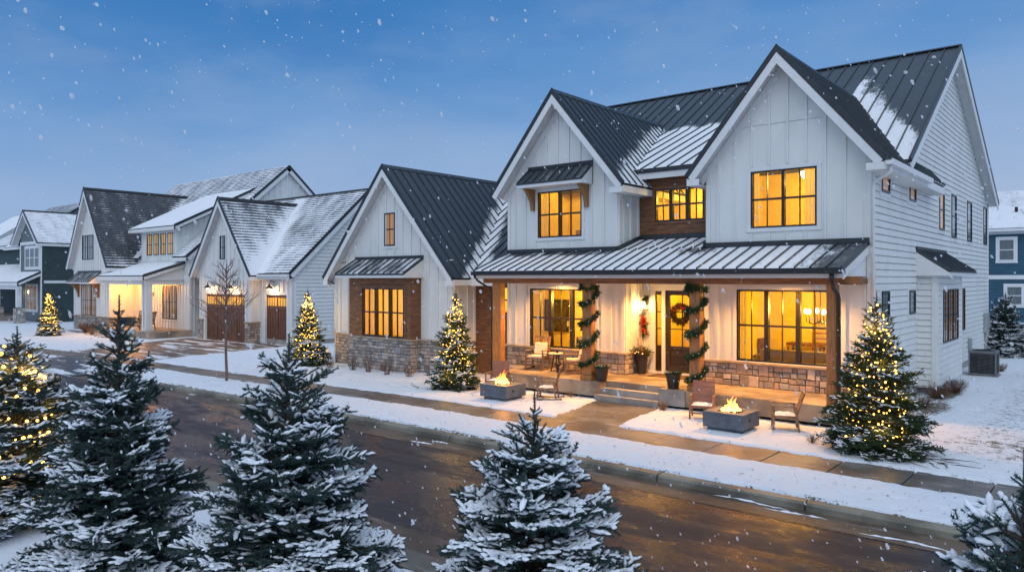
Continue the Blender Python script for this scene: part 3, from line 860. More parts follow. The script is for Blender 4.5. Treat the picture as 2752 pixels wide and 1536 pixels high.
# door with sidelights
d = empty('entrance_door', (-10.08, 19.8, .5)); d.parent = H; d.location = Vector((-10.08, 19.8, .5)) - ORG[H.name]
fr = FF(19.82)
mb = MB()
for a0, a1, c0, c1 in ((-11.02, -10.95, .56, 3.02), (-10.73, -10.62, .56, 3.02), (-9.55, -9.44, .56, 3.02), (-9.25, -9.18, .56, 3.02), (-10.95, -10.73, 2.95, 3.02), (-10.62, -9.55, 2.97, 3.02), (-9.44, -9.25, 2.95, 3.02)):
    mb.fbox(fr, a0, a1, -.08, .045, c0, c1)
mb.fbox(fr, -11.14, -11.021, -.0, .05, .56, 3.14); mb.fbox(fr, -9.179, -9.06, -.0, .05, .56, 3.14); mb.fbox(fr, -11.02, -9.18, -.0, .05, 3.021, 3.14)
mb.build('door_frame', M['trim'], d)
mb = MB()
X0, X1 = -10.62, -9.55
for a0, a1, c0, c1 in ((X0, X0 + .15, .60, 2.97), (X1 - .15, X1, .60, 2.97), (X0 + .15, X1 - .15, 2.83, 2.97), (X0 + .15, X1 - .15, .60, .78), (X0 + .15, X1 - .15, 1.22, 1.33)):
    mb.fbox(fr, a0, a1, -.05, .0, c0, c1)
mb.fbox(fr, X0 + .15, X1 - .15, -.045, -.02, .78, 1.22)
mb.fbox(fr, X0 + .20, X1 - .20, -.02, -.006, .83, .97); mb.fbox(fr, X0 + .20, X1 - .20, -.02, -.006, 1.02, 1.18)
xm = (X0 + X1) / 2
mb.fbox(fr, xm - .014, xm + .014, -.04, -.008, 1.33, 2.83)
for zc in (1.83, 2.33): mb.fbox(fr, X0 + .15, X1 - .15, -.04, -.01, zc - .014, zc + .014)
mb.build('door_leaf', M['black_door'], d)
mb = MB(); mb.quad(*[fr.pt(a, -.03, c) for a, c in ((X0 + .15, 1.33), (X1 - .15, 1.33), (X1 - .15, 2.83), (X0 + .15, 2.83))]); mb.build('pane', M['glass'], d)
mb = MB(); mb.tube([fr.pt(X0 + .07, .01, 1.36), fr.pt(X0 + .07, .055, 1.36), fr.pt(X0 + .07, .055, 1.62), fr.pt(X0 + .07, .01, 1.62)], .012, 6); mb.build('handle', M['black'], d)
for a0, a1 in ((-10.95, -10.73), (-9.44, -9.25)):
    mb = MB()
    for q0, q1, c0, c1 in ((a0, a0 + .035, .60, 2.95), (a1 - .035, a1, .60, 2.95), (a0 + .035, a1 - .035, 2.83, 2.95), (a0 + .035, a1 - .035, .60, 1.33)): mb.fbox(fr, q0, q1, -.05, 0, c0, c1)
    for zc in (1.83, 2.33): mb.fbox(fr, a0 + .035, a1 - .035, -.04, -.01, zc - .014, zc + .014)
    mb.build('sidelight', M['black_door'], d)
    mb = MB(); mb.quad(*[fr.pt(a, -.03, c) for a, c in ((a0 + .03, 1.33), (a1 - .03, 1.33), (a1 - .03, 2.83), (a0 + .03, 2.83))]); mb.build('pane', M['glass'], d)
mb = MB(); mb.box(-11.1, -9.1, 19.62, 19.79, .50, .56); mb.build('threshold', M['trim'], d)

# porch lantern by the door
def lantern(parent, x, y, z, name='wall_lantern', left=True, s=1.0):
    m = MB()
    m.box(x - .05 * s, x + .05 * s, y - .03, y, z - .05 * s, z + .22 * s)
    m.tube([(x, y - .03, z + .17 * s), (x, y - .14 * s, z + .24 * s), (x, y - .16 * s, z + .19 * s)], .012 * s, 6)
    w = .09 * s; yc = y - .16 * s
    for dx in (-w, w):
        for dy in (-w, w): m.beam((x + dx, yc + dy, z - .20 * s), (x + dx * .9, yc + dy * .9, z + .08 * s), .012, .012)
    m.box(x - w - .008, x + w + .008, yc - w - .008, yc + w + .008, z - .215 * s, z - .195 * s)
    m.lathe([(.135 * s, 0), (.13 * s, .012), (.06 * s, .075 * s), (.025 * s, .10 * s), (.0, .12 * s)], 4, (x, yc, z + .075 * s))
    o = m.build(name, M['black'], parent)
    b = MB(); b.lathe([(.0, -.15 * s), (.035 * s, -.13 * s), (.042 * s, -.06 * s), (.03 * s, .01), (0, .03)], 10, (x, yc, z)); b.build('bulb', M['lamp_white'], o)
    return yc
yc = lantern(H, -11.22, 19.775, 2.58)
lantern(H, -9.0, 19.775, 2.58)

def plamp(name, loc, e, c, r=.06):
    l = bpy.data.lights.new(name, 'POINT'); l.energy = e; l.color = c; l.shadow_soft_size = r
    o = bpy.data.objects.new(name, l); col.objects.link(o); o.location = loc; return o
WARM = (1, .55, .17)
plamp('lantern_light', (-11.22, 19.50, 2.50), 30, WARM); plamp('lantern_light', (-9.0, 19.50, 2.50), 28, WARM)
# recessed soffit lights
for x, y in ((-13.6, 18.2), (-10.1, 18.4), (-6.6, 18.1)):
    m = MB(); m.lathe([(.0, 0), (.07, 0), (.07, -.012), (0, -.012)], 16, (x, y, 3.325)); m.build('downlight', M['lamp'], H)
    l = bpy.data.lights.new('porch_downlight', 'SPOT'); l.energy = 760; l.color = (1, .43, .09); l.spot_size = R_(150); l.spot_blend = .5; l.shadow_soft_size = .12
    o = bpy.data.objects.new('porch_downlight', l); col.objects.link(o); o.location = (x, y, 3.28)

# porch platform, steps, posts
mb = MB()
mb.box(-14.9, -11.15, 17.0, 19.8, .10, .5); mb.box(-9.28, -4.72, 17.0, 18.8, .10, .5); mb.box(-11.15, -9.28, 17.38, 19.8, .10, .5); mb.box(-9.28, -8.87, 18.8, 19.8, .1, .5)
mb.build('porch_platform', M['porch_floor'], H, bevel=.008)
mb = MB(); mb.box(-14.7, -11.3, 17.35, 19.7, -.1, .10); mb.box(-9.2, -4.8, 17.35, 19.7, -.1, .10); mb.build('porch_footing', M['mulch'], H)
mb = MB(); mb.box(-15.85, -14.9, 18.0, 19.0, .0, .5); mb.build('foundation', M['concrete'], H)
st = MB(); st.box(-11.22, -9.29, 16.90, 17.12, 0, .17); st.box(-11.18, -9.285, 17.12, 17.38, 0, .335); st.box(-11.22, -9.29, 17.12, 17.379, 0, .16)
st.build('porch_steps', M['concrete'], H, bevel=.01)
mb = MB(); mb.box(-9.27, -8.55, 16.93, 16.995, .10, .505); mb.build('step_cheek', M['concrete'], H, bevel=.01)
posts = [(-15.09, -14.76), (-11.75, -11.45), (-8.51, -8.22), (-5.2, -4.98)]
for i, (a, b_) in enumerate(posts):
    m = MB(); m.box(a, b_, 17.10, 17.33, .5 if i not in (1, 2) else .64, 3.18); po = m.build('post', M['post_wood'], H, bevel=.012)
    if i in (1, 2):
        m = MB(); m.box(a - .04, b_ + .04, 17.06, 17.37, .5, .64); m.build('post_base', M['post_wood'], po, bevel=.01)

# ---- connector with the stained wall
cw = (-16.42, -15.96, 2.15, 3.05)
mb = MB(); wall_strips(mb, FF(19.0), -17.55, -15.88, 0, one(3.4), [cw])
zz = .5
while zz < 3.3:
    for a0, a1 in (((-17.54, cw[0] - .03),) if cw[2] - .1 < zz < cw[3] else ((-17.54, -15.89),)): mb.fbox(FF(19.0), a0, a1, 0, .02, zz, zz + .17)
    zz += .178
mb.build('wood_panel', M['wood_stain'], H)
window(H, FF(18.99), *cw, units=1, div=0, casing=.05, trimmat='wood_stain')

# ---- left wing (bump-out with awning)
LWtop = lambda a: min(3.35 + 1.141 * (a + 24.3), 3.35 + 1.131 * (-17.17 - a)) - .17
bump_ = (-22.55, -19.15)
bb_wall(H, FF(17.9), -24.0, -17.55, 1.15, LWtop, .45, [(bump_[0], bump_[1], 1.15, 3.75)], cuts=(-20.75,))
mb = MB(); mb.box(-24.0, -17.55, 17.87, 17.90, 3.93, 3.97); mb.build('band_board', M['siding'], H)
bb_wall(H, FR(-17.55), 17.9, 19.0, 1.15, one(3.35), .4)
bb_wall(H, FL(-24.0), 17.9, 27, 0.2, one(3.35), .45)
fwindow(H, FF(17.9), -21.05, -20.48, 4.52, 5.72, fillmat='lit_orange', units=1, div=1)
B = FF(17.45); bwn = (-21.80, -19.50, 1.24, 2.98)
mb = MB(); wall_strips(mb, B, bump_[0], bump_[1], 1.15, one(3.62), [bwn])
mb.fbox(B, bump_[0], bwn[0] - .12, 0, .02, 1.16, 3.5); mb.fbox(B, bwn[1] + .12, bump_[1], 0, .02, 1.16, 3.5); mb.fbox(B, bwn[0] - .119, bwn[1] + .119, 0, .02, 3.12, 3.5)
for x_, fq in ((bump_[1], FR(bump_[1])), (bump_[0], FL(bump_[0]))):
    zz = 1.16
    while zz < 3.6: mb.fbox(fq, 17.45, 17.9, -.02, .018, zz, min(zz + .172, 3.66)); zz += .178
mb.build('wood_panel', M['wood_stain'], H)
window(H, B, *bwn, units=3, div=1, mull=.09, casing=.11, trimmat='wood_stain')
st = stone_panel(H, [(FF(17.9), -24.0, bump_[0], -.05, 1.15), (FF(17.9), bump_[1], -17.55, -.05, 1.15), (FF(17.45), bump_[0] - .04, bump_[1] + .04, -.05, 1.15), (FR(bump_[1]), 17.40, 17.88, -.05, 1.15), (FL(bump_[0]), 17.40, 17.88, -.05, 1.15), (FR(-17.55), 17.86, 19.0, -.05, 1.15)], tint=(.95, 1.0, 1.06))
cap(st, [(-24.05, bump_[0] - .03, 17.82, 17.93), (bump_[1] + .03, -17.48, 17.82, 17.93), (bump_[0] - .1, bump_[1] + .1, 17.37, 17.50), (bump_[1] + .0, bump_[1] + .1, 17.501, 17.819)], 1.15)
awning(H, FF(17.9), -22.75, -19.0, .95, 3.50, 4.05, lambda p: .50, .33)
downspout(H, [(-24.2, 17.62, 3.15), (-24.1, 17.75, 3.0), (-24.0, 17.86, 2.9), (-23.97, 17.87, .3)], 'trim', .035)

# ---- rooms behind the lit windows
AMB = (1, .83, .30)
def hole(w): return [w]
room(H, -15.4, -12.0, 18.91, 21.5, 4.2, 6.9, 75, openings=[lgw])
room(H, -8.5, -5.0, 18.91, 21.9, 4.2, 6.6, 80, lamp=(-6.68, 20.6, 5.98), openings=[rgw])
room(H, -11.6, -8.9, 20.11, 22.2, 4.6, 6.35, 45, openings=[wdw])
room(H, -15.8, -11.5, 18.91, 20.7, .55, 3.3, 100, lamp=(-13.4, 19.9, 2.7), openings=[lw])
room(H, -8.8, -4.75, 18.91, 22.8, .55, 3.3, 150, lamp=(-6.3, 21.2, 2.5), openings=[rw])
room(H, -11.3, -8.9, 19.93, 22.3, .55, 3.3, 60, openings=[(-11.02, -9.18, .6, 2.97)])
room(H, -22.5, -19.2, 17.56, 20.0, .6, 3.3, 62, lamp=(-20.6, 19.2, 2.6), openings=[bwn])
room(H, -17.4, -15.92, 19.06, 20.6, .6, 3.3, 25, openings=[cw])
curtain_at(H, -15.1, -14.55, 18.98, 1.0, 3.2); curtain_at(H, -8.1, -7.78, 18.98, .9, 3.2)
curtain_at(H, -14.55, -14.38, 18.98, 4.4, 6.3); curtain_at(H, -6.3, -5.98, 18.98, 4.4, 6.3); curtain_at(H, -7.6, -7.45, 18.98, 4.4, 6.3)
for a in (-21.75, -20.9, -20.15): curtain_at(H, a, a + .42, 17.63, 1.1, 3.1)
m = MB(); m.box(-7.25, -6.75, 22.70, 22.78, .6, 3.25); m.build('door_opening', M['curtain'], H)
# ceiling lamp upstairs, chandelier downstairs
m = MB(); m.lathe([(0, 0), (.26, 0), (.26, -.10), (.18, -.17), (0, -.18)], 16, (-6.68, 20.6, 6.22)); m.tube([(-6.68, 20.6, 6.2), (-6.68, 20.6, 6.6)], .02, 6); tag(m.build('ceiling_lamp', M['lamp_white']), 'round glowing ceiling lamp inside the upper right gable window', 'lamp')
ch = empty('chandelier', (-6.35, 20.4, 2.3), 'dark iron chandelier with glowing bulbs hanging in the lower right front window', 'chandelier')
m = MB(); m.tube([(-6.35, 20.4, 3.28), (-6.35, 20.4, 2.15)], .012, 6)
for k in range(6):
    a = k * math.pi / 3; c_, s_ = math.cos(a), math.sin(a)
    m.tube([(-6.35, 20.4, 2.2), (-6.35 + .18 * c_, 20.4 + .18 * s_, 2.10), (-6.35 + .36 * c_, 20.4 + .36 * s_, 2.16), (-6.35 + .38 * c_, 20.4 + .38 * s_, 2.36)], .011, 6)
m.build('frame', M['black'], ch)
for k in range(6):
    a = k * math.pi / 3; m = MB(); m.lathe([(0, -.07), (.045, -.05), (.055, .0), (.035, .06), (0, .08)], 10, (-6.35 + .38 * math.cos(a), 20.4 + .38 * math.sin(a), 2.44)); m.build('bulb', M['lamp_white'], ch)

# furniture seen through the windows
so = empty('sofa', (-6.3, 20.0, .55), 'low grey sofa with its back to the lower right front window', 'sofa')
m = MB(); m.box(-7.75, -5.75, 19.75, 19.98, .7, 1.42); m.build('backrest', M['sofa'], so, bevel=.05)
m = MB(); m.box(-7.75, -5.75, 19.99, 20.7, .7, 1.05); m.build('seat', M['sofa'], so, bevel=.05)
for x in (-7.96, -5.74):
    m = MB(); m.box(x, x + .2, 19.76, 20.7, .6, 1.25); m.build('armrest', M['sofa'], so, bevel=.05)
m = MB(); m.box(-8.74, -8.58, 22.2, 22.6, .6, 1.5); tag(m.build('cabinet', M['door_wood'], origin=None), 'narrow brown cabinet at the left in the lower right front window', 'cabinet')
m = MB(); m.box(-7.9, -6.9, 22.2, 22.7, 1.34, 1.42)
for x in (-7.88, -6.98):
    for y in (22.22, 22.64): m.box(x, x + .06, y, y + .06, .56, 1.30)
tag(m.build('console_table', M['door_wood']), 'dark console table against the back wall behind the sofa', 'table')
m = MB()
for z in (1.45, 1.6, 1.75, 1.9): m.box(-6.95, -6.2, 21.6, 21.64, z, z + .05)
for x in (-6.95, -6.25): m.box(x, x + .05, 21.59, 21.65, .56, 1.97)
m.box(-6.95, -6.2, 21.1, 21.59, 1.0, 1.06)
for x in (-6.95, -6.25): m.box(x, x + .05, 21.1, 21.15, .56, 1.0)
tag(m.build('ladder_back_chair', M['door_wood']), 'ladder-back chair at the right in the lower right front window', 'chair')
pf = empty('wall_picture', (-15.1, 20.65, 2.0), 'large dark framed picture on the wall in the lower left front window', 'picture')
m = MB(); m.box(-15.76, -14.75, 20.63, 20.69, 1.5, 2.6); m.build('picture_frame', M['black_door'], pf)
m = MB(); m.box(-15.69, -14.82, 20.61, 20.625, 1.57, 2.53); m.build('canvas', M['picture'], pf)
so = empty('armchair', (-13.3, 19.9, .55), 'dark armchair behind the lower left front window', 'armchair')
m = MB(); m.box(-13.8, -12.7, 19.7, 19.9, .6, 1.45); m.build('backrest', M['mat'], so, bevel=.06)
m = MB(); m.box(-13.8, -12.7, 19.92, 20.5, .6, 1.0); m.build('seat', M['mat'], so, bevel=.06)
m = MB(); m.box(-14.35, -13.75, 21.40, 21.48, 5.0, 5.5); tag(m.build('wall_picture', M['sofa']), 'small framed picture on the wall in the upper left gable window', 'picture')
m = MB(); m.box(-14.3, -13.5, 20.4, 21.2, 4.25, 4.95); m.box(-14.3, -13.5, 21.05, 21.2, 4.95, 5.25); tag(m.build('armchair', M['sofa'], bevel=.04), 'pale armchair behind the upper left gable window', 'armchair')

# =================================================================== neighbour: white house with the brown garage doors
G = empty('gabled_house', (-42, 22, 0), 'white gabled house with snowy shingle roofs and two brown garage doors', 'house')
nG = lambda k, lo=.1: (lambda p: k)
def vshing(k, plane, base):
    return lambda p: max(base, 1.0 - k * (p[2] - plane(p[1])))
# garage gable
gp = 20.5
CROSS = lambda y: 3.6 + (8.1 - 3.6) / (25.5 - 20.6) * (y - 20.6)
gable_roof(G, -40.24, -34.03, 20.1, 26.0, 3.5, 7.62, xp=-37.15, mat='shingle', snowL=nG(.4), snowR=lambda p: max(.30, .88 - .14 * (p[2] - 3.5)) + .5 * max(0, 1 - abs(p[2] - CROSS(p[1])) / .9), wall_y=20.5, wallx=(None, -34.6))
gt = lambda a: min(3.5 + 1.33 * (a + 40.24), 3.5 + 1.32 * (-34.03 - a)) - .18
gd = (-39.15, -35.1, .0, 2.5)
bb_wall(G, FF(gp), -39.8, -34.6, 0, gt, .42, [gd], cuts=(-37.15,))
bb_wall(G, FR(-34.6), 20.5, 21.0, 0, one(3.5), .3)
bb_wall(G, FL(-39.8), 20.5, 27, 0, one(3.5), .45)
fwindow(G, FF(gp), -37.6, -37.05, 4.37, 5.62, fillmat='blind', div=0, casing=.09)
def garage_door(parent, fr, a0, a1, c1, nwin):
    m = MB(); m.fbox(fr, a0, a1, -.14, -.10, 0, c1)
    W = (a1 - a0) / nwin
    for k in range(nwin):
        x0, x1 = a0 + k * W + .05, a0 + (k + 1) * W - .05
        m.fbox(fr, x0 - .05, x0, -.10, -.07, 0, c1); m.fbox(fr, x1, x1 + .05, -.10, -.07, 0, c1)
        m.fbox(fr, x0, x1, -.10, -.07, 0, .12); m.fbox(fr, x0, x1, -.10, -.07, 1.78, 1.92); m.fbox(fr, x0, x1, -.10, -.07, c1 - .12, c1)
        n = 4
        for q in range(1, n): m.fbox(fr, x0 + (x1 - x0) * q / n - .008, x0 + (x1 - x0) * q / n + .008, -.10, -.088, .12, 1.78)
        if k % 2 == 0 and k + 1 < nwin or nwin == 2 and k == 0:
            m.fbox(fr, x1 - .06, x1 - .03, -.07, -.055, .95, 1.25)
    o = m.build('garage_door', M['door_wood'], parent)
    for k in range(nwin):
        x0, x1 = a0 + k * W + .06, a0 + (k + 1) * W - .06
        w = MB(); w.quad(*[fr.pt(a, -.085, c) for a, c in ((x0, 1.95), (x1, 1.95), (x1, c1 - .14), (x0, c1 - .14))]); po = w.build('pane', M['lit_gold'], o)
        w = MB()
        for q in (1, 2, 3): w.fbox(fr, x0 + (x1 - x0) * q / 4 - .012, x0 + (x1 - x0) * q / 4 + .012, -.084, -.07, 1.95, c1 - .14)
        w.build('muntin', M['door_wood'], o)
    t = MB(); t.fbox(fr, a0 - .16, a0, -.14, .03, 0, c1 + .16); t.fbox(fr, a1, a1 + .16, -.14, .03, 0, c1 + .16); t.fbox(fr, a0 - .0, a1, -.14, .029, c1 + .001, c1 + .16)
    t.build('casing', M['trim'], o)
    return o
garage_door(G, FF(gp), gd[0], gd[1], 2.5, 4)
def barn_light(parent, x, y, z, e=28):
    m = MB()
    m.lathe([(.06, -.02), (.06, .02), (0, .02)], 10, (x, y - .02, z + .28))
    m.tube([(x, y - .03, z + .28), (x, y - .20, z + .34), (x, y - .30, z + .28), (x, y - .30, z + .18)], .016, 6)
    m.lathe([(.03, .20), (.05, .16), (.07, .10), (.19, .0), (.20, -.03), (.18, -.02), (.06, .08), (.0, .1)], 16, (x, y - .30, z))
    o = m.build('gooseneck_lamp', M['bronze'], parent)
    b = MB(); b.lathe([(0, -.10), (.05, -.075), (.062, -.02), (.04, .05), (0, .06)], 10, (x, y - .30, z)); b.build('bulb', M['lamp_white'], o)
    plamp('garage_light', (x, y - .30, z - .16), e, (1, .52, .2), .06)
barn_light(G, -38.4, gp, 2.86, 24); barn_light(G, -36.1, gp, 2.86, 24)
stp = [(FF(gp - .06), -35.0, -34.52, 0, 1.05), (FR(-34.54), 20.44, 21.0, 0, 1.05)]
st = stone_panel(G, stp); cap(st, [(-35.06, -34.46, 20.36, 20.50), (-34.56, -34.46, 20.501, 20.99)], 1.05)
st = stone_panel(G, [(FF(gp - .06), -39.86, -39.4, 0, 1.05)]); cap(st, [(-39.92, -39.34, 20.36, 20.50)], 1.05)
# recessed single bay with the cross roof
mb = MB(); rc = []
def s_cross(p):
    zz = 3.5 + 1.32 * (-34.03 - p[0])
    return .52 + .6 * max(0, 1 - abs(p[2] - zz) / 1.1) + .15 * (p[2] < 5)
roof_panel(mb, rc, (-41.3, 20.6, 3.6), (-31.3, 20.6, 3.6), (-31.3, 25.5, 8.1), (-41.3, 25.5, 8.1), s_cross, kind='s')
roof_panel(mb, rc, (-41.3, 30.4, 3.6), (-31.3, 30.4, 3.6), (-31.3, 25.5, 8.1), (-41.3, 25.5, 8.1), nG(.6), kind='s', step=.6)
o = build_roof(mb, rc, 'shingle', G)
m = MB(); m.beam((-41.3, 25.5, 8.13), (-31.28, 25.5, 8.13), .2, .06); m.build('ridge_cap', M['dark_trim'], o)
def rake_x(parent, x, pts, t=.03, w=.22, wallx=None):
    m = MB(); dk = MB()
    for (ya, za), (yb, zb) in zip(pts, pts[1:]):
        a = Vector((x, ya, za)); b = Vector((x, yb, zb)); d = (b - a).normalized(); nn = Vector((0, -d.z, d.y))
        if nn.z < 0: nn = -nn
        for mm, o0, o1, xx in ((m, -.10 - w, -.10, 0), (dk, -.095, .05, .02)):
            vs = [a + nn * o0, b + nn * o0, b + nn * o1, a + nn * o1]
            mm.hexa([(x + xx - t, *vs[0][1:]), (x + xx, *vs[0][1:]), (x + xx, *vs[3][1:]), (x + xx - t, *vs[3][1:]), (x + xx - t, *vs[1][1:]), (x + xx, *vs[1][1:]), (x + xx, *vs[2][1:]), (x + xx - t, *vs[2][1:])])
        if wallx is not None:
            vs = [a + nn * -.14, b + nn * -.14]
            m.quad((x - t, *vs[0][1:]), (x - t, *vs[1][1:]), (wallx, *vs[1][1:]), (wallx, *vs[0][1:]))
    dk.build('roof_edge', M['dark_trim'], parent); return m.build('fascia', M['trim'], parent)
rake_x(o, -31.3, [(20.6, 3.6), (25.5, 8.1), (30.4, 3.6)], wallx=-31.5)
m = MB(); m.box(-34.0, -31.3, 20.56, 20.6, 3.30, 3.55); m.box(-34.0, -31.35, 20.6, 21.0, 3.30, 3.32); m.build('fascia', M['trim'], o)
m = MB(); m.box(-34.0, -31.28, 20.47, 20.56, 3.42, 3.54); m.build('gutter', M['trim'], G)
downspout(G, [(-31.4, 20.5, 3.42), (-31.4, 20.6, 3.25), (-31.5, 20.9, 3.1), (-31.48, 20.95, .2)], 'trim', .04)
gd2 = (-34.0, -32.1, 0, 2.5)
bb_wall(G, FF(21.0), -34.6, -31.5, 0, one(3.5), .38, [gd2])
garage_door(G, FF(21.0), *gd2[:2], 2.5, 2)
barn_light(G, -33.2, 21.0, 2.86, 30)
lap_wall(G, FR(-31.5), 21.0, 30.0, .25, lambda y: min(CROSS(y), 8.1 - .918 * (y - 25.5)) - .2, .19)
m = MB(); m.box(-41, -31.52, 21.05, 30, 0, .26); m.build('foundation', M['concrete'], G)
m = MB(); m.fbox(FR(-31.5), 24.3, 24.75, .03, .16, 1.25, 2.0); m.fbox(FR(-31.5), 24.42, 24.52, .03, .09, .1, 1.25); m.build('electric_meter', M['grey_metal'], G)

# steep front gable
sp_ = 19.0
BIG = lambda y: 4.6 + (10.5 - 4.6) / (27 - 20.3) * (y - 20.3)
gable_roof(G, -54.0, -47.52, 18.6, 26.5, 4.05, 9.08, xp=-51.0, mat='shingle', snowL=nG(.3),
           snowR=lambda p: .08 + .5 * (p[2] < 5.0) * (5.0 - p[2]) + .6 * max(0, 1 - abs(p[2] - BIG(p[1])) / .5) * (p[1] > 21), wall_y=19.0, wallx=(None, -48.0))
sgt = lambda a: min(4.05 + 1.677 * (a + 54.0), 4.05 + 1.445 * (-47.52 - a)) - .2
bb_wall(G, FF(sp_), -53.6, -48.0, .95, sgt, .36, [], cuts=(-51.0,))
bb_wall(G, FR(-48.0), 19.0, 20.7, .95, one(4.0), .36)
stone_panel(G, [(FF(sp_), -53.6, -48.0, 0, .92), (FR(-48.0), 18.95, 19.6, 0, .92)], tint=(.9, .95, 1.0))
m = MB(); m.box(-53.7, -47.93, 18.90, 19.02, .92, .98); m.box(-48.03, -47.93, 19.021, 19.6, .92, .98); m.build('stone_sill', M['boulder'], G)
fwindow(G, FF(sp_), -52.2, -50.4, 4.55, 6.12, fillmat='blind', units=2, div=1)
fwindow(G, FF(sp_), -52.35, -50.0, .98, 2.95, fillmat='lit_dim', units=3, div=1)
aw = awning(G, FF(sp_), -52.95, -49.3, .70, 3.18, 3.75, lambda p: .55, .3)
bracket(aw, -52.75, 18.99, 2.15, 3.03, .55, .14); bracket(aw, -49.6, 18.99, 2.15, 3.03, .55, .14)
# porch
mb = MB(); rc = []
roof_panel(mb, rc, (-47.9, 18.25, 3.52), (-41.85, 18.25, 3.52), (-41.6, 20.95, 4.42), (-47.9, 20.95, 4.42), nG(1.1), kind='s')
o = build_roof(mb, rc, 'shingle', G, 'porch_roof')
rake_x(o, -41.75, [(18.25, 3.52), (20.95, 4.42)], w=.16)
m = MB(); m.box(-47.9, -41.8, 18.22, 18.25, 3.24, 3.46); m.build('fascia', M['trim'], o)
m = MB(); m.box(-47.9, -41.8, 18.3, 20.6, 3.24, 3.26); m.build('ceiling', M['soffit'], o)
m = MB(); m.box(-47.9, -41.9, 18.45, 18.75, 3.0, 3.235); m.box(-42.2, -41.9, 18.76, 20.6, 3.0, 3.235); m.build('beam', M['trim'], G)
m = MB(); m.quad((-41.92, 18.5, 3.2), (-41.92, 20.6, 3.2), (-41.92, 20.6, 4.25), (-41.92, 18.5, 3.48)); m.build('wall', M['siding'], G)
m = MB(); m.box(-42.35, -41.95, 18.5, 18.85, .42, 3.0); m.box(-42.4, -41.9, 18.45, 18.9, .42, .6); m.build('post', M['trim'], G)
downspout(G, [(-42.1, 18.2, 3.4), (-42.15, 18.3, 3.2), (-42.2, 18.42, 3.0), (-42.2, 18.44, .2), (-42.1, 18.1, .05), (-41.6, 17.6, .04)], 'trim', .05)
m = MB(); m.box(-48.0, -40.9, 18.2, 20.6, -.05, .42); m.build('porch_platform', M['porch_floor'], G, bevel=.01)
bb_wall(G, FF(20.6), -48.0, -41.2, .42, one(4.7), .36)
bb_wall(G, FR(-41.2), 20.6, 27, 0, lambda y: BIG(y) - .25, .4)
fwindow(G, FF(20.6), -44.45, -42.65, .95, 2.98, fillmat='lit_dim', units=2, div=1, mull=.12)
lantern(G, -45.6, 20.58, 2.3, 'wall_lantern')
plamp('porch_light', (-44.6, 19.3, 3.0), 150, (1, .41, .08), .1); plamp('porch_light', (-46.8, 19.3, 3.0), 180, (1, .41, .08), .1)
# dormer over the porch
bb_wall(G, FF(20.58), -47.2, -42.7, 4.40, one(6.3), .36, [])
lap = bb_wall(G, FR(-42.7), 20.58, 26.5, 4.3, lambda y: 6.35 + .5 * (y - 20.6) - .15, .36)
for k_ in range(4): fwindow(G, FF(20.58), -46.45 + k_ * .90, -45.78 + k_ * .90, 4.76, 6.04, fillmat='lit_gold', units=1, div=1, casing=.07)
mb = MB(); rc = []
roof_panel(mb, rc, (-48.1, 20.15, 6.42), (-42.1, 20.15, 6.42), (-42.1, 25.4, 9.05), (-48.1, 25.4, 9.05), nG(1.0), kind='s')
o = build_roof(mb, rc, 'shingle', G)
rake_x(o, -42.1, [(20.15, 6.42), (25.4, 9.05)], w=.16, wallx=-42.7)
m = MB(); m.box(-48.1, -42.13, 20.12, 20.15, 6.16, 6.36); m.box(-48.1, -42.15, 20.16, 20.6, 6.16, 6.18); m.build('fascia', M['trim'], o)
# big roof behind
mb = MB(); rc = []
sb_ = lambda p: .50 + .2 * (p[2] < 8.5)
roof_panel(mb, rc, (-56, 20.3, 4.6), (-47.22, 20.3, 4.6), (-47.22, 27, 10.5), (-56, 27, 10.5), sb_, kind='s')
roof_panel(mb, rc, (-42.69, 20.3, 4.6), (-41.2, 20.3, 4.6), (-41.2, 27, 10.5), (-42.69, 27, 10.5), sb_, kind='s')
roof_panel(mb, rc, (-47.22, 24.2, BIG(24.2)), (-42.69, 24.2, BIG(24.2)), (-42.69, 27, 10.5), (-47.22, 27, 10.5), sb_, kind='s')
roof_panel(mb, rc, (-56, 33.7, 4.6), (-41.2, 33.7, 4.6), (-41.2, 27, 10.5), (-56, 27, 10.5), nG(.6), kind='s', step=.7)
o = build_roof(mb, rc, 'shingle', G)
rake_x(o, -41.0, [(20.3, 4.6), (27, 10.5), (33.7, 4.6)], wallx=-41.3)
m = MB(); m.box(-42.69, -41.0, 20.27, 20.3, 4.34, 4.54); m.box(-42.69, -41.0, 20.3, 20.57, 4.34, 4.36); m.build('fascia', M['trim'], o)
bb_wall(G, FR(-41.25), 20.7, 33.4, 0, lambda y: min(BIG(y), 10.5 - .88 * (y - 27)) - .25, .45, cuts=(27,))
m = MB(); m.quad((-56, 33.4, 0), (-41.3, 33.4, 0), (-41.3, 33.4, 4.8), (-56, 33.4, 4.8)); m.quad((-55.8, 20.6, 0), (-55.8, 33.4, 0), (-55.8, 33.4, 4.8), (-55.8, 20.6, 4.8)); m.quad((-55.8, 20.6, 0), (-48, 20.6, 0), (-48, 20.6, 4.6), (-55.8, 20.6, 4.6))
m.quad((-55.8, 20.6, 4.6), (-55.8, 33.4, 4.6), (-55.8, 27, 10.3), (-55.8, 27, 10.3)); m.build('rear_wall', M['siding'], G)

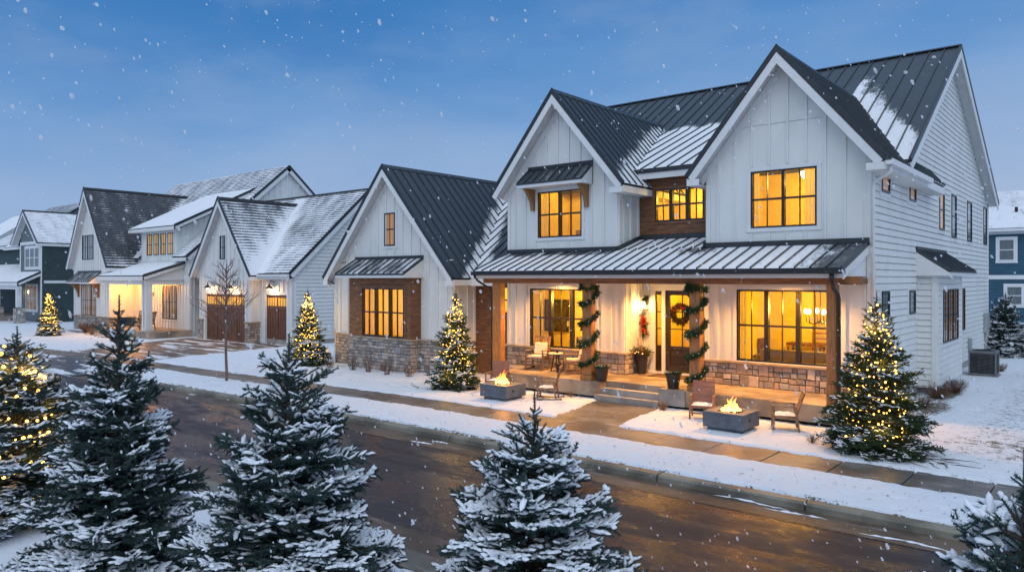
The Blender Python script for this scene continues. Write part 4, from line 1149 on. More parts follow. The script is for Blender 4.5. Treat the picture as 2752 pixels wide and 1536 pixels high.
# =================================================================== dark green house
D = empty('green_house', (-66, 22, 0), 'dark green and slate house with white trim and a shed-roofed porch at the far left', 'house')
gable_roof(D, -68.5, -62.5, 19.6, 27, 6.05, 8.6, xp=-65.6, mat='shingle', snowL=nG(.8), snowR=nG(.82), wall_y=20.0, wallx=(None, -62.7), edge='dark_trim')
lap_wall(D, FF(20.0), -67.2, -62.7, 3.2, lambda a: min(6.05 + .879 * (a + 68.5), 6.05 + .82 * (-62.5 - a)) - .2, .16, 'slate_siding')
m = MB(); m.box(-67.3, -62.6, 19.93, 19.98, 5.95, 6.2); m.box(-67.35, -67.15, 19.93, 19.98, 3.2, 5.95); m.box(-62.85, -62.62, 19.93, 19.98, 0, 5.95); m.build('corner_board', M['trim'], D)
fwindow(D, FF(20.0), -66.2, -63.1, 4.15, 5.75, off=.02, fillmat='blind', mat='trim', units=3, div=0, mull=.14, casing=.12, fw=.1)
lap_wall(D, FR(-62.7), 20.0, 27, 0, one(6.0), .16, 'green_siding')
m = MB(); m.fbox(FR(-62.7), 22.6, 22.85, .0, .05, 0, 6.0); m.fbox(FR(-62.7), 20.0, 22.59, .0, .04, 3.0, 3.2); m.build('corner_board', M['trim'], D)
lap_wall(D, FF(20.0), -67.2, -62.7, 0, one(3.2), .16, 'slate_siding')
fwindow(D, FF(20.0), -66.0, -63.6, .9, 2.85, off=.02, fillmat='lit_dim', mat='trim', units=3, div=0, mull=.1, fw=.08)
lap_wall(D, FF(21.5), -82, -67.2, 0, one(6.2), .16, 'green_siding')
m = MB(); m.fbox(FF(21.5), -72.3, -72.0, 0, .06, 0, 6.2); m.build('corner_board', M['trim'], D)
mb = MB(); rc = []
roof_panel(mb, rc, (-82, 21.0, 6.2), (-67, 21.0, 6.2), (-67, 27, 9.4), (-82, 27, 9.4), nG(.72), kind='s', step=.3)
roof_panel(mb, rc, (-72.2, 20.2, 5.95), (-67.4, 20.2, 5.95), (-66.5, 24, 8.3), (-71.4, 24, 8.3), nG(.9), kind='s', step=.3)
o = build_roof(mb, rc, 'shingle', D)
m = MB(); m.box(-82, -68.4, 20.97, 21.0, 5.9, 6.14); m.box(-72.2, -67.5, 20.15, 20.19, 5.7, 5.9); m.build('fascia', M['trim'], o)
mb = MB(); rc = []
roof_panel(mb, rc, (-80, 18.4, 3.1), (-62.8, 18.4, 3.1), (-62.8, 20.0, 3.9), (-80, 20.0, 3.9), nG(1.1), kind='s', step=.3)
roof_panel(mb, rc, (-80, 20.0, 3.9), (-67.2, 20.0, 3.9), (-67.2, 21.5, 4.6), (-80, 21.5, 4.6), nG(1.1), kind='s', step=.3)
o = build_roof(mb, rc, 'shingle', D, 'porch_roof')
rake_x(o, -62.7, [(18.4, 3.1), (20.0, 3.9)], w=.16)
m = MB(); m.box(-80, -62.75, 18.37, 18.4, 2.8, 3.04); m.build('fascia', M['trim'], o)
m = MB(); m.box(-80, -62.9, 18.5, 18.75, 2.55, 2.79); m.build('beam', M['trim'], D)
for x in (-63.3, -68.2, -73.0):
    m = MB(); m.box(x - .16, x + .16, 18.5, 18.8, 1.2, 2.55); m.build('post', M['trim'], D)
    stone_panel(D, [(FF(18.42), x - .3, x + .3, 0, 1.15), (FR(x + .3), 18.42, 19.0, 0, 1.15)], 'stone_base', (1.3, 1.35, 1.4))
m = MB(); m.box(-80, -67.5, 18.5, 21.4, 0, .4); m.build('porch_platform', M['concrete'], D)
m = MB(); m.lathe([(0, 0), (.09, .05), (.1, .2), (.05, .28), (0, .3)], 10, (-66.6, 19.6, 2.15)); m.build('porch_lamp', M['lamp_white'], D)
m = MB(); m.box(-62.9, -62.5, 22.8, 23.2, 7.2, 7.5); 
# roof vent
m = MB(); m.lathe([(.12, 0), (.12, .35), (.2, .36), (.2, .42), (0, .5)], 8, (-64.0, 23.0, 7.1)); m.build('roof_vent', M['black'], D)

# two more houses, far off
def far_house(x0, x1, y0, y1, ze, zp, matw, label, snow=.7):
    o = empty('distant_house', ((x0 + x1) / 2, y0, 0), label, 'house')
    m = MB(); m.box(x0 + .4, x1 - .4, y0 + .4, y1 - .4, 0, ze); 
    ym = (y0 + y1) / 2
    m.add([(x1 - .4, y0 + .4, ze), (x1 - .4, y1 - .4, ze), (x1 - .4, ym, zp - .3), (x0 + .4, y0 + .4, ze), (x0 + .4, y1 - .4, ze), (x0 + .4, ym, zp - .3)], [(0, 1, 2), (3, 5, 4)])
    m.build('wall', M[matw], o)
    mb = MB(); rc = []
    roof_panel(mb, rc, (x0, y0, ze), (x1, y0, ze), (x1, ym, zp), (x0, ym, zp), nG(snow), kind='s', step=.5)
    roof_panel(mb, rc, (x0, y1, ze), (x1, y1, ze), (x1, ym, zp), (x0, ym, zp), nG(snow), kind='s', step=.5)
    build_roof(mb, rc, 'shingle', o); return o
far_house(-104, -92, 28, 40, 8.0, 12.2, 'slate_siding', 'distant grey house whose snowy roof ridge shows above the green house', .35)
far_house(-128, -110, 30, 44, 7.5, 12.6, 'slate_siding', 'farthest grey house, only its snow-covered roof showing at the far left', .95)

# =================================================================== blue house on the right
Bh = empty('blue_house', (0, 56, 0), 'dark blue clapboard house with white window trim behind the farmhouse at the right edge', 'house')
lap_wall(Bh, FF(54.0), -9, 9, .5, one(6.3), .2, 'blue_siding')
m = MB(); m.quad((9, 54, 0), (9, 66, 0), (9, 66, 6.3), (9, 54, 6.3)); m.quad((-9, 54, 0), (-9, 66, 0), (-9, 66, 6.3), (-9, 54, 6.3)); m.quad((-9, 66, 0), (9, 66, 0), (9, 66, 6.3), (-9, 66, 6.3)); m.build('side_wall', M['blue_siding'], Bh)
m = MB(); m.box(-9, 9, 53.95, 54.0, 3.30, 3.55); m.box(-9, 9, 53.93, 53.99, 6.05, 6.35); m.build('band_board', M['trim'], Bh)
m = MB(); m.box(-9.02, 9.02, 53.97, 54.5, 0, .52); m.build('foundation', M['concrete'], Bh)
for a0, a1, c0, c1, u in ((-6.25, -5.40, 4.42, 5.76, 1), (-5.85, -4.1, 1.72, 2.9, 2), (-1.9, -1.0, 4.42, 5.76, 1)):
    fwindow(Bh, FF(54.0), a0, a1, c0, c1, off=.02, fillmat='blind', mat='trim', units=u, div=0, mull=.2, casing=.13, fw=.07)
mb = MB(); rc = []
roof_panel(mb, rc, (-9.4, 53.6, 6.4), (9.4, 53.6, 6.4), (9.4, 60, 9.25), (-9.4, 60, 9.25), lambda p: .82 + .15 * (p[2] < 8), kind='s', step=.3)
roof_panel(mb, rc, (-9.4, 66.4, 6.4), (9.4, 66.4, 6.4), (9.4, 60, 9.25), (-9.4, 60, 9.25), nG(.8), kind='s', step=.8)
o = build_roof(mb, rc, 'shingle', Bh)
m = MB(); m.box(-9.4, 9.4, 53.5, 53.6, 6.2, 6.36); m.build('gutter', M['trim'], Bh)
m = MB(); m.lathe([(.09, 0), (.09, .45), (0, .46)], 8, (-5.55, 56.2, 7.4)); m.build('roof_vent', M['black'], Bh)

# =================================================================== ground
XO = np.array([-200, -60, -48, -44, -42, -36, -33.5, -30, -25, -20, -15, 40]); YO = np.array([-4.6, -4.2, -2.6, -2.0, -1.75, -1.1, -.9, -.68, -.52, -.25, 0, 0])
def off(x): return np.interp(x, XO, YO)
def vnoise(x, y, seed=0):
    xi = np.floor(x).astype(int); yi = np.floor(y).astype(int); xf = x - xi; yf = y - yi
    def h(a, b):
        n = (a * 374761393 + b * 668265263 + seed * 974711) & 0x7fffffff
        n = ((n ^ (n >> 13)) * 1274126177) & 0x7fffffff
        return ((n ^ (n >> 16)) & 0xffff) / 65535.
    u = xf * xf * (3 - 2 * xf); v = yf * yf * (3 - 2 * yf)
    return (h(xi, yi) * (1 - u) + h(xi + 1, yi) * u) * (1 - v) + (h(xi, yi + 1) * (1 - u) + h(xi + 1, yi + 1) * u) * v
def fbm(x, y, s, o=4, seed=0):
    r = 0; a = 1; t = 0
    for k in range(o): r = r + a * vnoise(x * s, y * s, seed + k); t += a; a *= .5; s *= 2.03
    return r / t - .5
def grid_mesh(name, xs, ys, zf, mat, kind='structure', attr=None):
    X, Y = np.meshgrid(xs, ys); Z = zf(X, Y)
    nx, ny = len(xs), len(ys)
    v = np.stack([X, Y, Z], -1).reshape(-1, 3)
    i = np.arange(nx - 1); j = np.arange(ny - 1); I, J = np.meshgrid(i, j); a = (J * nx + I).ravel()
    f = np.stack([a, a + 1, a + nx + 1, a + nx], -1)
    me = bpy.data.meshes.new(name); me.vertices.add(len(v)); me.vertices.foreach_set('co', v.ravel())
    me.loops.add(f.size); me.loops.foreach_set('vertex_index', f.ravel().astype(np.int32))
    me.polygons.add(len(f)); me.polygons.foreach_set('loop_start', np.arange(0, f.size, 4, dtype=np.int32)); me.polygons.foreach_set('use_smooth', [True] * len(f))
    me.update(); me.validate()
    if attr is not None:
        at = me.attributes.new('thin_and_shade', 'FLOAT', 'POINT'); at.data.foreach_set('value', attr(X, Y).ravel())
    me.materials.append(mat)
    o = bpy.data.objects.new(name, me); col.objects.link(o); tag(o, kind=kind); return o
def rng_(a, b, s): return list(np.arange(a, b, s))

# distance (m) into paved areas: positive = on snow, negative = on pavement
KB, SL, SU = 11.37, 13.11, 14.2       # kerb back, sidewalk lower and upper edge
NK = 5.72                              # back of the near kerb
def drive_x(y):  # driveway edges as function of y (street-relative)
    return np.interp(y, [10, 12, 14.2, 17, 21], [-36.6, -36.6, -37.4, -39.0, -40.6]), np.interp(y, [10, 12, 14.2, 17, 21], [-28.6, -29.6, -30.2, -31.0, -31.7])
def snow_d(X, Y):
    Yr = Y - off(X)
    d = np.minimum(np.abs(Yr - NK) * 0 + 9, 9)
    road = np.where((Yr > NK) & (Yr < KB), -np.minimum(Yr - NK, KB - Yr), np.maximum(NK - Yr, Yr - KB))
    side = np.where((Yr > SL) & (Yr < SU), -np.minimum(Yr - SL, SU - Yr), np.maximum(SL - Yr, Yr - SU))
    # right-hand yard: the walk
    wl = np.interp(Yr, [14.2, 16.9], [-10.6, -11.1]); wr = np.interp(Yr, [14.2, 16.9], [-8.85, -9.25])
    walk = np.maximum(np.maximum(wl - X, X - wr), np.maximum(SU - .1 - Y, Y - 16.95))
    a, b = drive_x(Yr)
    drv = np.maximum(np.maximum(a - X, X - b), np.maximum(KB - .5 - Yr, Y - 21))
    a2 = -44.9 + (Y - 14) * -.3
    walk2 = np.maximum(np.abs(Y - 17.3 - .35 * np.sin(X * .7)) - .38, np.maximum(-46 - X, X + 38.5))
    d = np.minimum(np.minimum(road, side), np.minimum(np.minimum(walk, drv), walk2))
    return d
def bare_d(X, Y):
    """0..1: soil and mulch showing: along the walls and under the trees"""
    b = np.zeros_like(X)
    def blob(x, y, rx, ry, k=1.0):
        r = np.sqrt(((X - x) / rx) ** 2 + ((Y - y) / ry) ** 2); return k * np.clip(1.35 - r, 0, 1)
    for q in ((-3.6, 15.3, 1.25, .95, .75), (-15.6, 16.1, 1.1, .8, .8), (-24.2, 16.75, 1.2, .8, .8), (-48.4, 15.9, 1.6, .7, .8), (-5.7, 16.2, .6, .35, .5), (-4.1, 24.2, .5, 2.4, .9), (-3.9, 21.4, .55, 2.2, .75), (-12.7, 16.3, .6, .35, .45), (-50, 18.2, 3.4, .7, .8), (-45, 17.9, 3.0, .4, .6)): b = np.maximum(b, blob(*q))
    along = np.clip(1 - np.abs(Y - 17.15) / .33, 0, 1) * ((X > -14.9) & (X < -11.4) | (X > -9.2) & (X < -4.8))
    b = np.maximum(b, along * .85)
    along = np.clip(1 - np.abs(Y - 17.3) / .4, 0, 1) * ((X > -24) & (X < -18.9)); b = np.maximum(b, along * .6)
    yard = np.clip((X + 4.4) / 2.0, 0, 1) * np.clip((Y - 14.3) / 2, 0, 1) * .50 + .16 * ((Y > 10.6) & (Y < 13.2))
    return np.maximum(b, yard)
TR = ((-20, 12.3, -.08, 34), (-8.2, 14.9, .75, 9), (-1.5, 14.6, 1.25, 16), (-12.8, 14.6, .5, 5), (-16, 14.8, .35, 6), (-7, 12.1, .03, 14))
def prints():
    for (fx, fy, fa, n_) in TR:
        for k in range(n_):
            yield fx + k * .62 * math.cos(fa) + (.09 if k % 2 else -.09) * math.sin(fa), fy + k * .62 * math.sin(fa) + (.09 if k % 2 else -.09) * math.cos(fa) + .12 * math.sin(k * .7), fa
def thin_and_shade(X, Y):
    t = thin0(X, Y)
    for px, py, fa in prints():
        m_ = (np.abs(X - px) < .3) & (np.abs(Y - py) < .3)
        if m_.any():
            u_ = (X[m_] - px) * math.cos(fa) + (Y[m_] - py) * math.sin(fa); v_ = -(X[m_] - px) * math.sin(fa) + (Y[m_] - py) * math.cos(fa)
            t[m_] += .34 * np.exp(-((u_ / .13) ** 2 + (v_ / .06) ** 2) ** 2)  # shade in the footprint pits, painted by mixing in the ground colour
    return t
def thin0(X, Y):
    d = snow_d(X, Y)
    return np.clip(bare_d(X, Y) + .10 + .42 * np.clip(1 - d / .16, 0, 1) + .10 * (fbm(X, Y, .8, 2, 50) > .12), 0, 1)
def snow_z(X, Y):
    d = snow_d(X, Y) + .22 * fbm(X, Y, 3.3, 3, 3) + .07 * fbm(X, Y, 14, 2, 8)
    t = np.clip(d / .13, -1, 1)
    t = np.where(t > 0, t * (2 - t), t)
    Yr = Y - off(X)
    base = .035 * t + np.where(t < 0, t * .10, 0)
    rel = .035 * fbm(X, Y, .55, 3, 1) + .022 * fbm(X, Y, 2.2, 3, 2) + .014 * fbm(X, Y, 9, 3, 4)
    # footprints and dimples
    dm = fbm(X, Y, 3.1, 1, 22); rel = rel - .05 * np.clip(dm - .28, 0, 1) / .2
    for (fx, fy, fa, n_) in TR:   # tracks of footprints
        for k in range(n_):
            px = fx + k * .62 * math.cos(fa) + (.09 if k % 2 else -.09) * math.sin(fa); py = fy + k * .62 * math.sin(fa) + (.09 if k % 2 else -.09) * math.cos(fa) + .12 * math.sin(k * .7)
            m_ = (np.abs(X - px) < .4) & (np.abs(Y - py) < .4)
            if m_.any():
                u_ = (X[m_] - px) * math.cos(fa) + (Y[m_] - py) * math.sin(fa); v_ = -(X[m_] - px) * math.sin(fa) + (Y[m_] - py) * math.cos(fa)
                e_ = (u_ / .15) ** 2 + (v_ / .07) ** 2; rel[m_] += -.045 * np.exp(-e_ ** 2) + .012 * np.exp(-(e_ - 1.6) ** 2 * 2)
    z = base + np.where(t > 0, rel * t + .012, 0)
    z = z - .02 * np.clip(bare_d(X, Y), 0, 1)
    inroad = (Yr > NK + .0) & (Yr < KB)
    z = np.where(inroad & (t < 0), np.minimum(z, -.09 + .25 * t), z)
    return z
xs = rng_(-220, -60, 4) + rng_(-60, -30, .22) + rng_(-30, -1, .075) + rng_(-1, 5, .15) + rng_(5, 60, 2.5)
ys = rng_(-40, -2, 2) + rng_(-2, 3.4, .16) + rng_(3.4, 6.1, .06) + rng_(6.1, 10.6, .5) + rng_(10.7, 18.2, .06) + rng_(18.2, 24, .14) + rng_(24, 60, .6) + rng_(60, 300, 8)
snow_o = grid_mesh('snow_ground', np.array(xs), np.array(ys), snow_z, M['snow'], attr=thin_and_shade)
# street, gutters, kerbs, sidewalk follow the gentle bend
def ribbon(name, y0, y1, z0, z1, mat, xs, extra=None, kind='structure'):
    m = MB(); n = len(xs); vs = []
    for x in xs:
        o_ = float(off(np.array([x]))[0]); vs += [(x, y0 + o_, z0), (x, y1 + o_, z1)]
    fs = [(2 * i, 2 * i + 2, 2 * i + 3, 2 * i + 1) for i in range(n - 1)]
    m.add(vs, fs); o = m.build(name, mat, origin=(0, 0, 0)); tag(o, kind=kind); return o
rx = rng_(-200, 60, 1.0)
ribbon('road', 6.9, 10.55, -.125, -.125, M['asphalt'], rx)
m = MB(); 
ribbon('gutter', 10.55, 11.17, -.121, -.115, M['gutter'], rx); ribbon('gutter', 6.18, 6.9, -.115, -.121, M['gutter'], rx)
def kerb(name, yb, yf, x0, x1, zt=0.0):
    """rolled kerb with joints: one bevelled profile"""
    s = 1 if yf < yb else -1
    prof = [(yb, -.2), (yb, zt + .008), (yf + s * .05, zt + .002), (yf + s * .012, zt - .03), (yf, zt - .13)]
    m = MB(); x = x0
    while x < x1:
        xe = min(x + 2.45, x1); a, b = x + .012, xe - .012
        oa, ob = float(off(np.array([a]))[0]), float(off(np.array([b]))[0])
        vs = [(a, y + oa, z) for y, z in prof] + [(b, y + ob, z) for y, z in prof]
        n = len(prof); fs = [(i, i + 1, n + i + 1, n + i) for i in range(n - 1)] + [tuple(range(n)), tuple(range(n, 2 * n))[::-1]]
        m.add(vs, fs); x = xe
    o = m.build(name, M['kerb'], origin=(0, 0, 0)); return tag(o, kind='structure')
for a, b in ((-120, -37.6), (-28.2, 40)): kerb('kerb', KB, 11.16, a, b)
kerb('kerb', NK, 6.2, -120, 40)
m = MB(); m.v = []
# sidewalk slabs
def slabs(name, y0, y1, x0, x1, step, mat, z=.0, gap=.010):
    m = MB(); x = x0
    while x < x1:
        xe = min(x + step, x1); a, b = x + gap, xe - gap
        oa, ob = float(off(np.array([a]))[0]), float(off(np.array([b]))[0])
        e = .012
        vs = [(a, y0 + oa, z - .06), (b, y0 + ob, z - .06), (b, y1 + ob, z - .06), (a, y1 + oa, z - .06),
              (a, y0 + oa, z - e), (b, y0 + ob, z - e), (b, y1 + ob, z - e), (a, y1 + oa, z - e),
              (a + e, y0 + oa + e, z), (b - e, y0 + ob + e, z), (b - e, y1 + ob - e, z), (a + e, y1 + oa - e, z)]
        m.add(vs, [(8, 9, 10, 11), (4, 5, 9, 8), (5, 6, 10, 9), (6, 7, 11, 10), (7, 4, 8, 11), (0, 1, 5, 4), (1, 2, 6, 5), (2, 3, 7, 6), (3, 0, 4, 7)]); x = xe
    return tag(m.build(name, mat, origin=(0, 0, 0)), kind='structure')
slabs('sidewalk', SL - .06, SU + .06, -120, 40, 1.16, M['sidewalk'], .004)
m = MB()
m.add([(-11.3, 14.25, .004), (-8.7, 14.25, .004), (-9.1, 16.95, .006), (-11.25, 16.95, .006)], [(0, 1, 2, 3)])
tag(m.build('walkway', M['sidewalk'], origin=(0, 0, 0)), kind='structure')
# driveway and its apron
m = MB(); vs = []; yy = [13.2, 14.2, 15, 16, 17, 18, 19, 20, 21.2]
for y in yy:
    a, b = drive_x(np.array([y])); vs += [(float(a[0]) - .35, y, .008), (float(b[0]) + .35, y, .008)]
m.add(vs, [(2 * i, 2 * i + 1, 2 * i + 3, 2 * i + 2) for i in range(len(yy) - 1)])
tag(m.build('driveway', M['driveway'], origin=(0, 0, 0)), kind='structure')
m = MB(); vs = []
for x in rng_(-37.5, -28.0, .5):
    o_ = float(off(np.array([x]))[0]); vs += [(x, 10.56 + o_, -.116), (x, 11.2 + o_, -.07), (x, 13.04 + o_, .0)]
n = len(vs) // 3; m.add(vs, [(3 * i + k, 3 * i + 3 + k, 3 * i + 4 + k, 3 * i + 1 + k) for i in range(n - 1) for k in (0, 1)])
tag(m.build('driveway_apron', M['apron'], origin=(0, 0, 0)), kind='structure')
m = MB(); m.add([(-400, -300, -.5), (400, -300, -.5), (400, 600, -.5), (-400, 600, -.5)], [(0, 1, 2, 3)]); tag(m.build('ground', M['snow'], origin=(0, 0, 0)), kind='structure')

# thin windrows of slush left in the gutter and along the kerb
rng = random.Random(31); m = MB(); m.smooth = True
for _ in range(17):
    x = rng.choice([rng.uniform(-28, -8), rng.uniform(-3.2, 1.5), rng.uniform(-20, 2)]); yb = rng.choice([10.95, 11.08, 10.7, 6.35]); l = rng.uniform(.3, 1.5); n_ = 16; vs = []
    for i in range(n_ + 1):
        t_ = i / n_; w_ = .034 * math.sin(math.pi * t_) * rng.uniform(.1, 1.3) + .003; px = x + l * t_; o_ = float(off(np.array([px]))[0]); yc_ = yb + o_ + .03 * math.sin(px * 5) + rng.uniform(-.015, .015)
        vs += [(px, yc_ - w_, -.119), (px, yc_, -.118 + w_ * .55), (px, yc_ + w_, -.119)]
    m.add(vs, [(3 * i + k, 3 * i + 3 + k, 3 * i + 4 + k, 3 * i + 1 + k) for i in range(n_) for k in (0, 1)])
tag(m.build('slush', M['tree_snow'], origin=(0, 0, 0)), kind='stuff')

# =================================================================== camera, sky, sun
cam = bpy.data.cameras.new('camera'); cam.sensor_width = 36; cam.lens = 36 * 1990 / 2752; cam.shift_y = -18 / 2752
cam.clip_end = 2000; cam.clip_start = .05
co = bpy.data.objects.new('camera', cam); col.objects.link(co); co.location = (0, 0, 3.3); co.rotation_euler = (R_(90), 0, math.atan(1664 / 1990))
scene.camera = co

w = bpy.data.worlds.new('World'); scene.world = w; w.use_nodes = True; nt = w.node_tree
bg = nt.nodes['Background']
tc = nt.nodes.new('ShaderNodeTexCoord'); D_ = tc.outputs['Generated']
sx = N(nt, 'ShaderNodeSeparateXYZ'); L(nt, D_, sx.inputs[0])
n1 = noise(nt, scaled(nt, D_, (1.4, 1.4, 4.5)), 2.2, 6, .55)
el = mathn(nt, 'ADD', sx.outputs[2], mathn(nt, 'MULTIPLY', mathn(nt, 'SUBTRACT', n1, .5), .15))
dt = N(nt, 'ShaderNodeVectorMath', operation='DOT_PRODUCT'); L(nt, D_, dt.inputs[0]); dt.inputs[1].default_value = (.767, .641, 0)
el = mathn(nt, 'SUBTRACT', el, mathn(nt, 'MULTIPLY', dt.outputs['Value'], .085))
cr = N(nt, 'ShaderNodeValToRGB'); L(nt, el, cr.inputs[0])
cr.color_ramp.interpolation = 'B_SPLINE'
def lin(r, g, b): return tuple((c / 255 / 12.92 if c / 255 < .04045 else ((c / 255 + .055) / 1.055) ** 2.4) for c in (r, g, b)) + (1,)
els = cr.color_ramp.elements; els[0].position = 0; els[0].color = lin(168, 186, 214); els[1].position = 1; els[1].color = lin(150, 175, 215)
for p_, c_ in ((.06, (158, 182, 216)), (.15, (146, 176, 216)), (.24, (104, 153, 208)), (.35, (54, 120, 187)), (.50, (46, 110, 176))):
    q = els.new(p_); q.color = lin(*c_)
# glow added to the unseen sky overhead and behind the viewer as fill
bk = N(nt, 'ShaderNodeVectorMath', operation='DOT_PRODUCT'); L(nt, D_, bk.inputs[0]); bk.inputs[1].default_value = (.28, -.45, .85)
glow = smooth(nt, bk.outputs['Value'], .12, .95)
mixg = mixc(nt, glow, cr.outputs[0], (.79, .93, 1.12))
sky = N(nt, 'ShaderNodeTexSky', sky_type='NISHITA'); sky.sun_disc = False; sky.sun_elevation = R_(3); sky.sun_rotation = R_(145); sky.air_density = 1.4
nb_ = smooth(nt, noise(nt, scaled(nt, D_, (2.2, 2.2, 5.5)), 2.6, 7, .62), .42, .72)
mixg = mixc(nt, mathn(nt, 'MULTIPLY', nb_, .26), mixg, lin(142, 166, 202)[:3])
add = N(nt, 'ShaderNodeMix'); add.data_type = 'RGBA'; add.blend_type = 'ADD'; add.inputs[0].default_value = .004
L(nt, mixg, add.inputs[6]); L(nt, sky.outputs[0], add.inputs[7])
L(nt, add.outputs[2], bg.inputs[0]); bg.inputs[1].default_value = 1.0
sl = bpy.data.lights.new('sun', 'SUN'); sl.energy = .42; sl.angle = R_(50); sl.color = (.95, .96, 1)
so_ = bpy.data.objects.new('sun', sl); col.objects.link(so_); so_.rotation_euler = (R_(48), 0, R_(30))
scene.view_settings.view_transform = 'Standard'; scene.view_settings.look = 'None'; scene.view_settings.exposure = 0; scene.view_settings.gamma = 1
scene.cycles.use_denoising = True
scene.cycles.max_bounces = 8; scene.cycles.diffuse_bounces = 4; scene.cycles.transparent_max_bounces = 12
scene.cycles.sample_clamp_indirect = 6
scene.cycles.caustics_reflective = False; scene.cycles.caustics_refractive = False

# =================================================================== spruces
class Acc:
    """numpy mesh accumulator (triangles and quads)"""
    def __init__(s): s.V = []; s.Q = []; s.T = []; s.n = 0
    def verts(s, v): s.V.append(v.reshape(-1, 3)); k = s.n; s.n += len(v.reshape(-1, 3)); return k
    def mesh(s, name, mat, smooth=False):
        V = np.concatenate(s.V) if s.V else np.zeros((0, 3))
        Q = np.concatenate(s.Q) if s.Q else np.zeros((0, 4), int); T = np.concatenate(s.T) if s.T else np.zeros((0, 3), int)
        me = bpy.data.meshes.new(name); me.vertices.add(len(V)); me.vertices.foreach_set('co', V.astype(np.float32).ravel())
        idx = np.concatenate([Q.ravel(), T.ravel()]).astype(np.int32); me.loops.add(len(idx)); me.loops.foreach_set('vertex_index', idx)
        st = np.concatenate([np.arange(len(Q)) * 4, len(Q) * 4 + np.arange(len(T)) * 3]).astype(np.int32)
        me.polygons.add(len(st)); me.polygons.foreach_set('loop_start', st)
        if smooth: me.polygons.foreach_set('use_smooth', [True] * len(st))
        me.update(calc_edges=True); me.materials.append(mat); return me

def nrm(v): return v / np.maximum(np.linalg.norm(v, axis=-1, keepdims=True), 1e-9)
def tubes(acc, P0, P1, r0, r1, k=5):
    """straight tapered tubes, all at once"""
    d = nrm(P1 - P0); ref = np.where(np.abs(d[:, 2:3]) < .9, np.array([[0, 0, 1.]]), np.array([[1., 0, 0]]))
    a = nrm(np.cross(d, ref)); b = np.cross(d, a); th = np.arange(k) * 2 * math.pi / k
    ring = a[:, None, :] * np.cos(th)[None, :, None] + b[:, None, :] * np.sin(th)[None, :, None]
    V = np.concatenate([P0[:, None] + ring * r0[:, None, None], P1[:, None] + ring * r1[:, None, None]], 1)
    base = acc.verts(V) + np.arange(len(P0))[:, None] * 2 * k
    i = np.arange(k); q = np.stack([i, (i + 1) % k, (i + 1) % k + k, i + k], -1)
    acc.Q.append((base[:, :, None] + q[None]).reshape(-1, 4))
def needles(acc, rng, P0, P1, dens, nl, spread=.95, wd=.0050):
    Ls = np.linalg.norm(P1 - P0, axis=1); cnt = np.maximum(1, (Ls * dens).astype(int)); idx = np.repeat(np.arange(len(P0)), cnt)
    n = len(idx); t = rng.rand(n, 1); d = nrm(P1 - P0)[idx]; p = P0[idx] * (1 - t) + P1[idx] * t
    r = rng.randn(n, 3); r[:, 2] += .25; r = nrm(r - (r * d).sum(1, keepdims=True) * d)
    dirn = nrm(d * rng.uniform(.35, .9, (n, 1)) + r * spread); w = nrm(np.cross(dirn, rng.randn(n, 3))) * wd * .5
    l = nl * rng.uniform(.7, 1.2, (n, 1))
    V = np.stack([p - w, p + w, p + dirn * l], 1); b = acc.verts(V)
    acc.T.append(b + np.arange(n * 3).reshape(-1, 3))
def snow_blobs(acc, rng, P0, P1, W, lift=.010):
    n = len(P0); d = nrm(P1 - P0); up = np.array([[0, 0, 1.]]); a = nrm(np.cross(d, up) + 1e-6); b = nrm(np.cross(a, d)); b = np.where(b[:, 2:3] < 0, -b, b)
    m, k = 6, 7; ts = np.linspace(0, 1, m); prof = np.sqrt(np.maximum(1 - (2 * ts - 1) ** 4, 0)) ; prof[0] = prof[-1] = .12
    th = np.arange(k) * 2 * math.pi / k
    V = np.zeros((n, m, k, 3))
    for i, t in enumerate(ts):
        c = P0 * (1 - t) + P1 * t + up * (lift + .30 * W[:, None]); rr = (W * prof[i] * rng.uniform(.80, 1.18, n))[:, None]
        c = c + rng.randn(n, 3) * W[:, None] * .12
        for q in range(k):
            z = math.sin(th[q]); V[:, i, q] = c + a * rr * math.cos(th[q]) + b * rr * (z * (.75 if z > 0 else .45))
    base = acc.verts(V) + np.arange(n)[:, None, None] * m * k
    i, j = np.meshgrid(np.arange(m - 1), np.arange(k), indexing='ij'); q = np.stack([i * k + j, i * k + (j + 1) % k, (i + 1) * k + (j + 1) % k, (i + 1) * k + j], -1).reshape(-1, 4)
    acc.Q.append((base.reshape(-1, 1, 1) + q[None]).reshape(-1, 4))

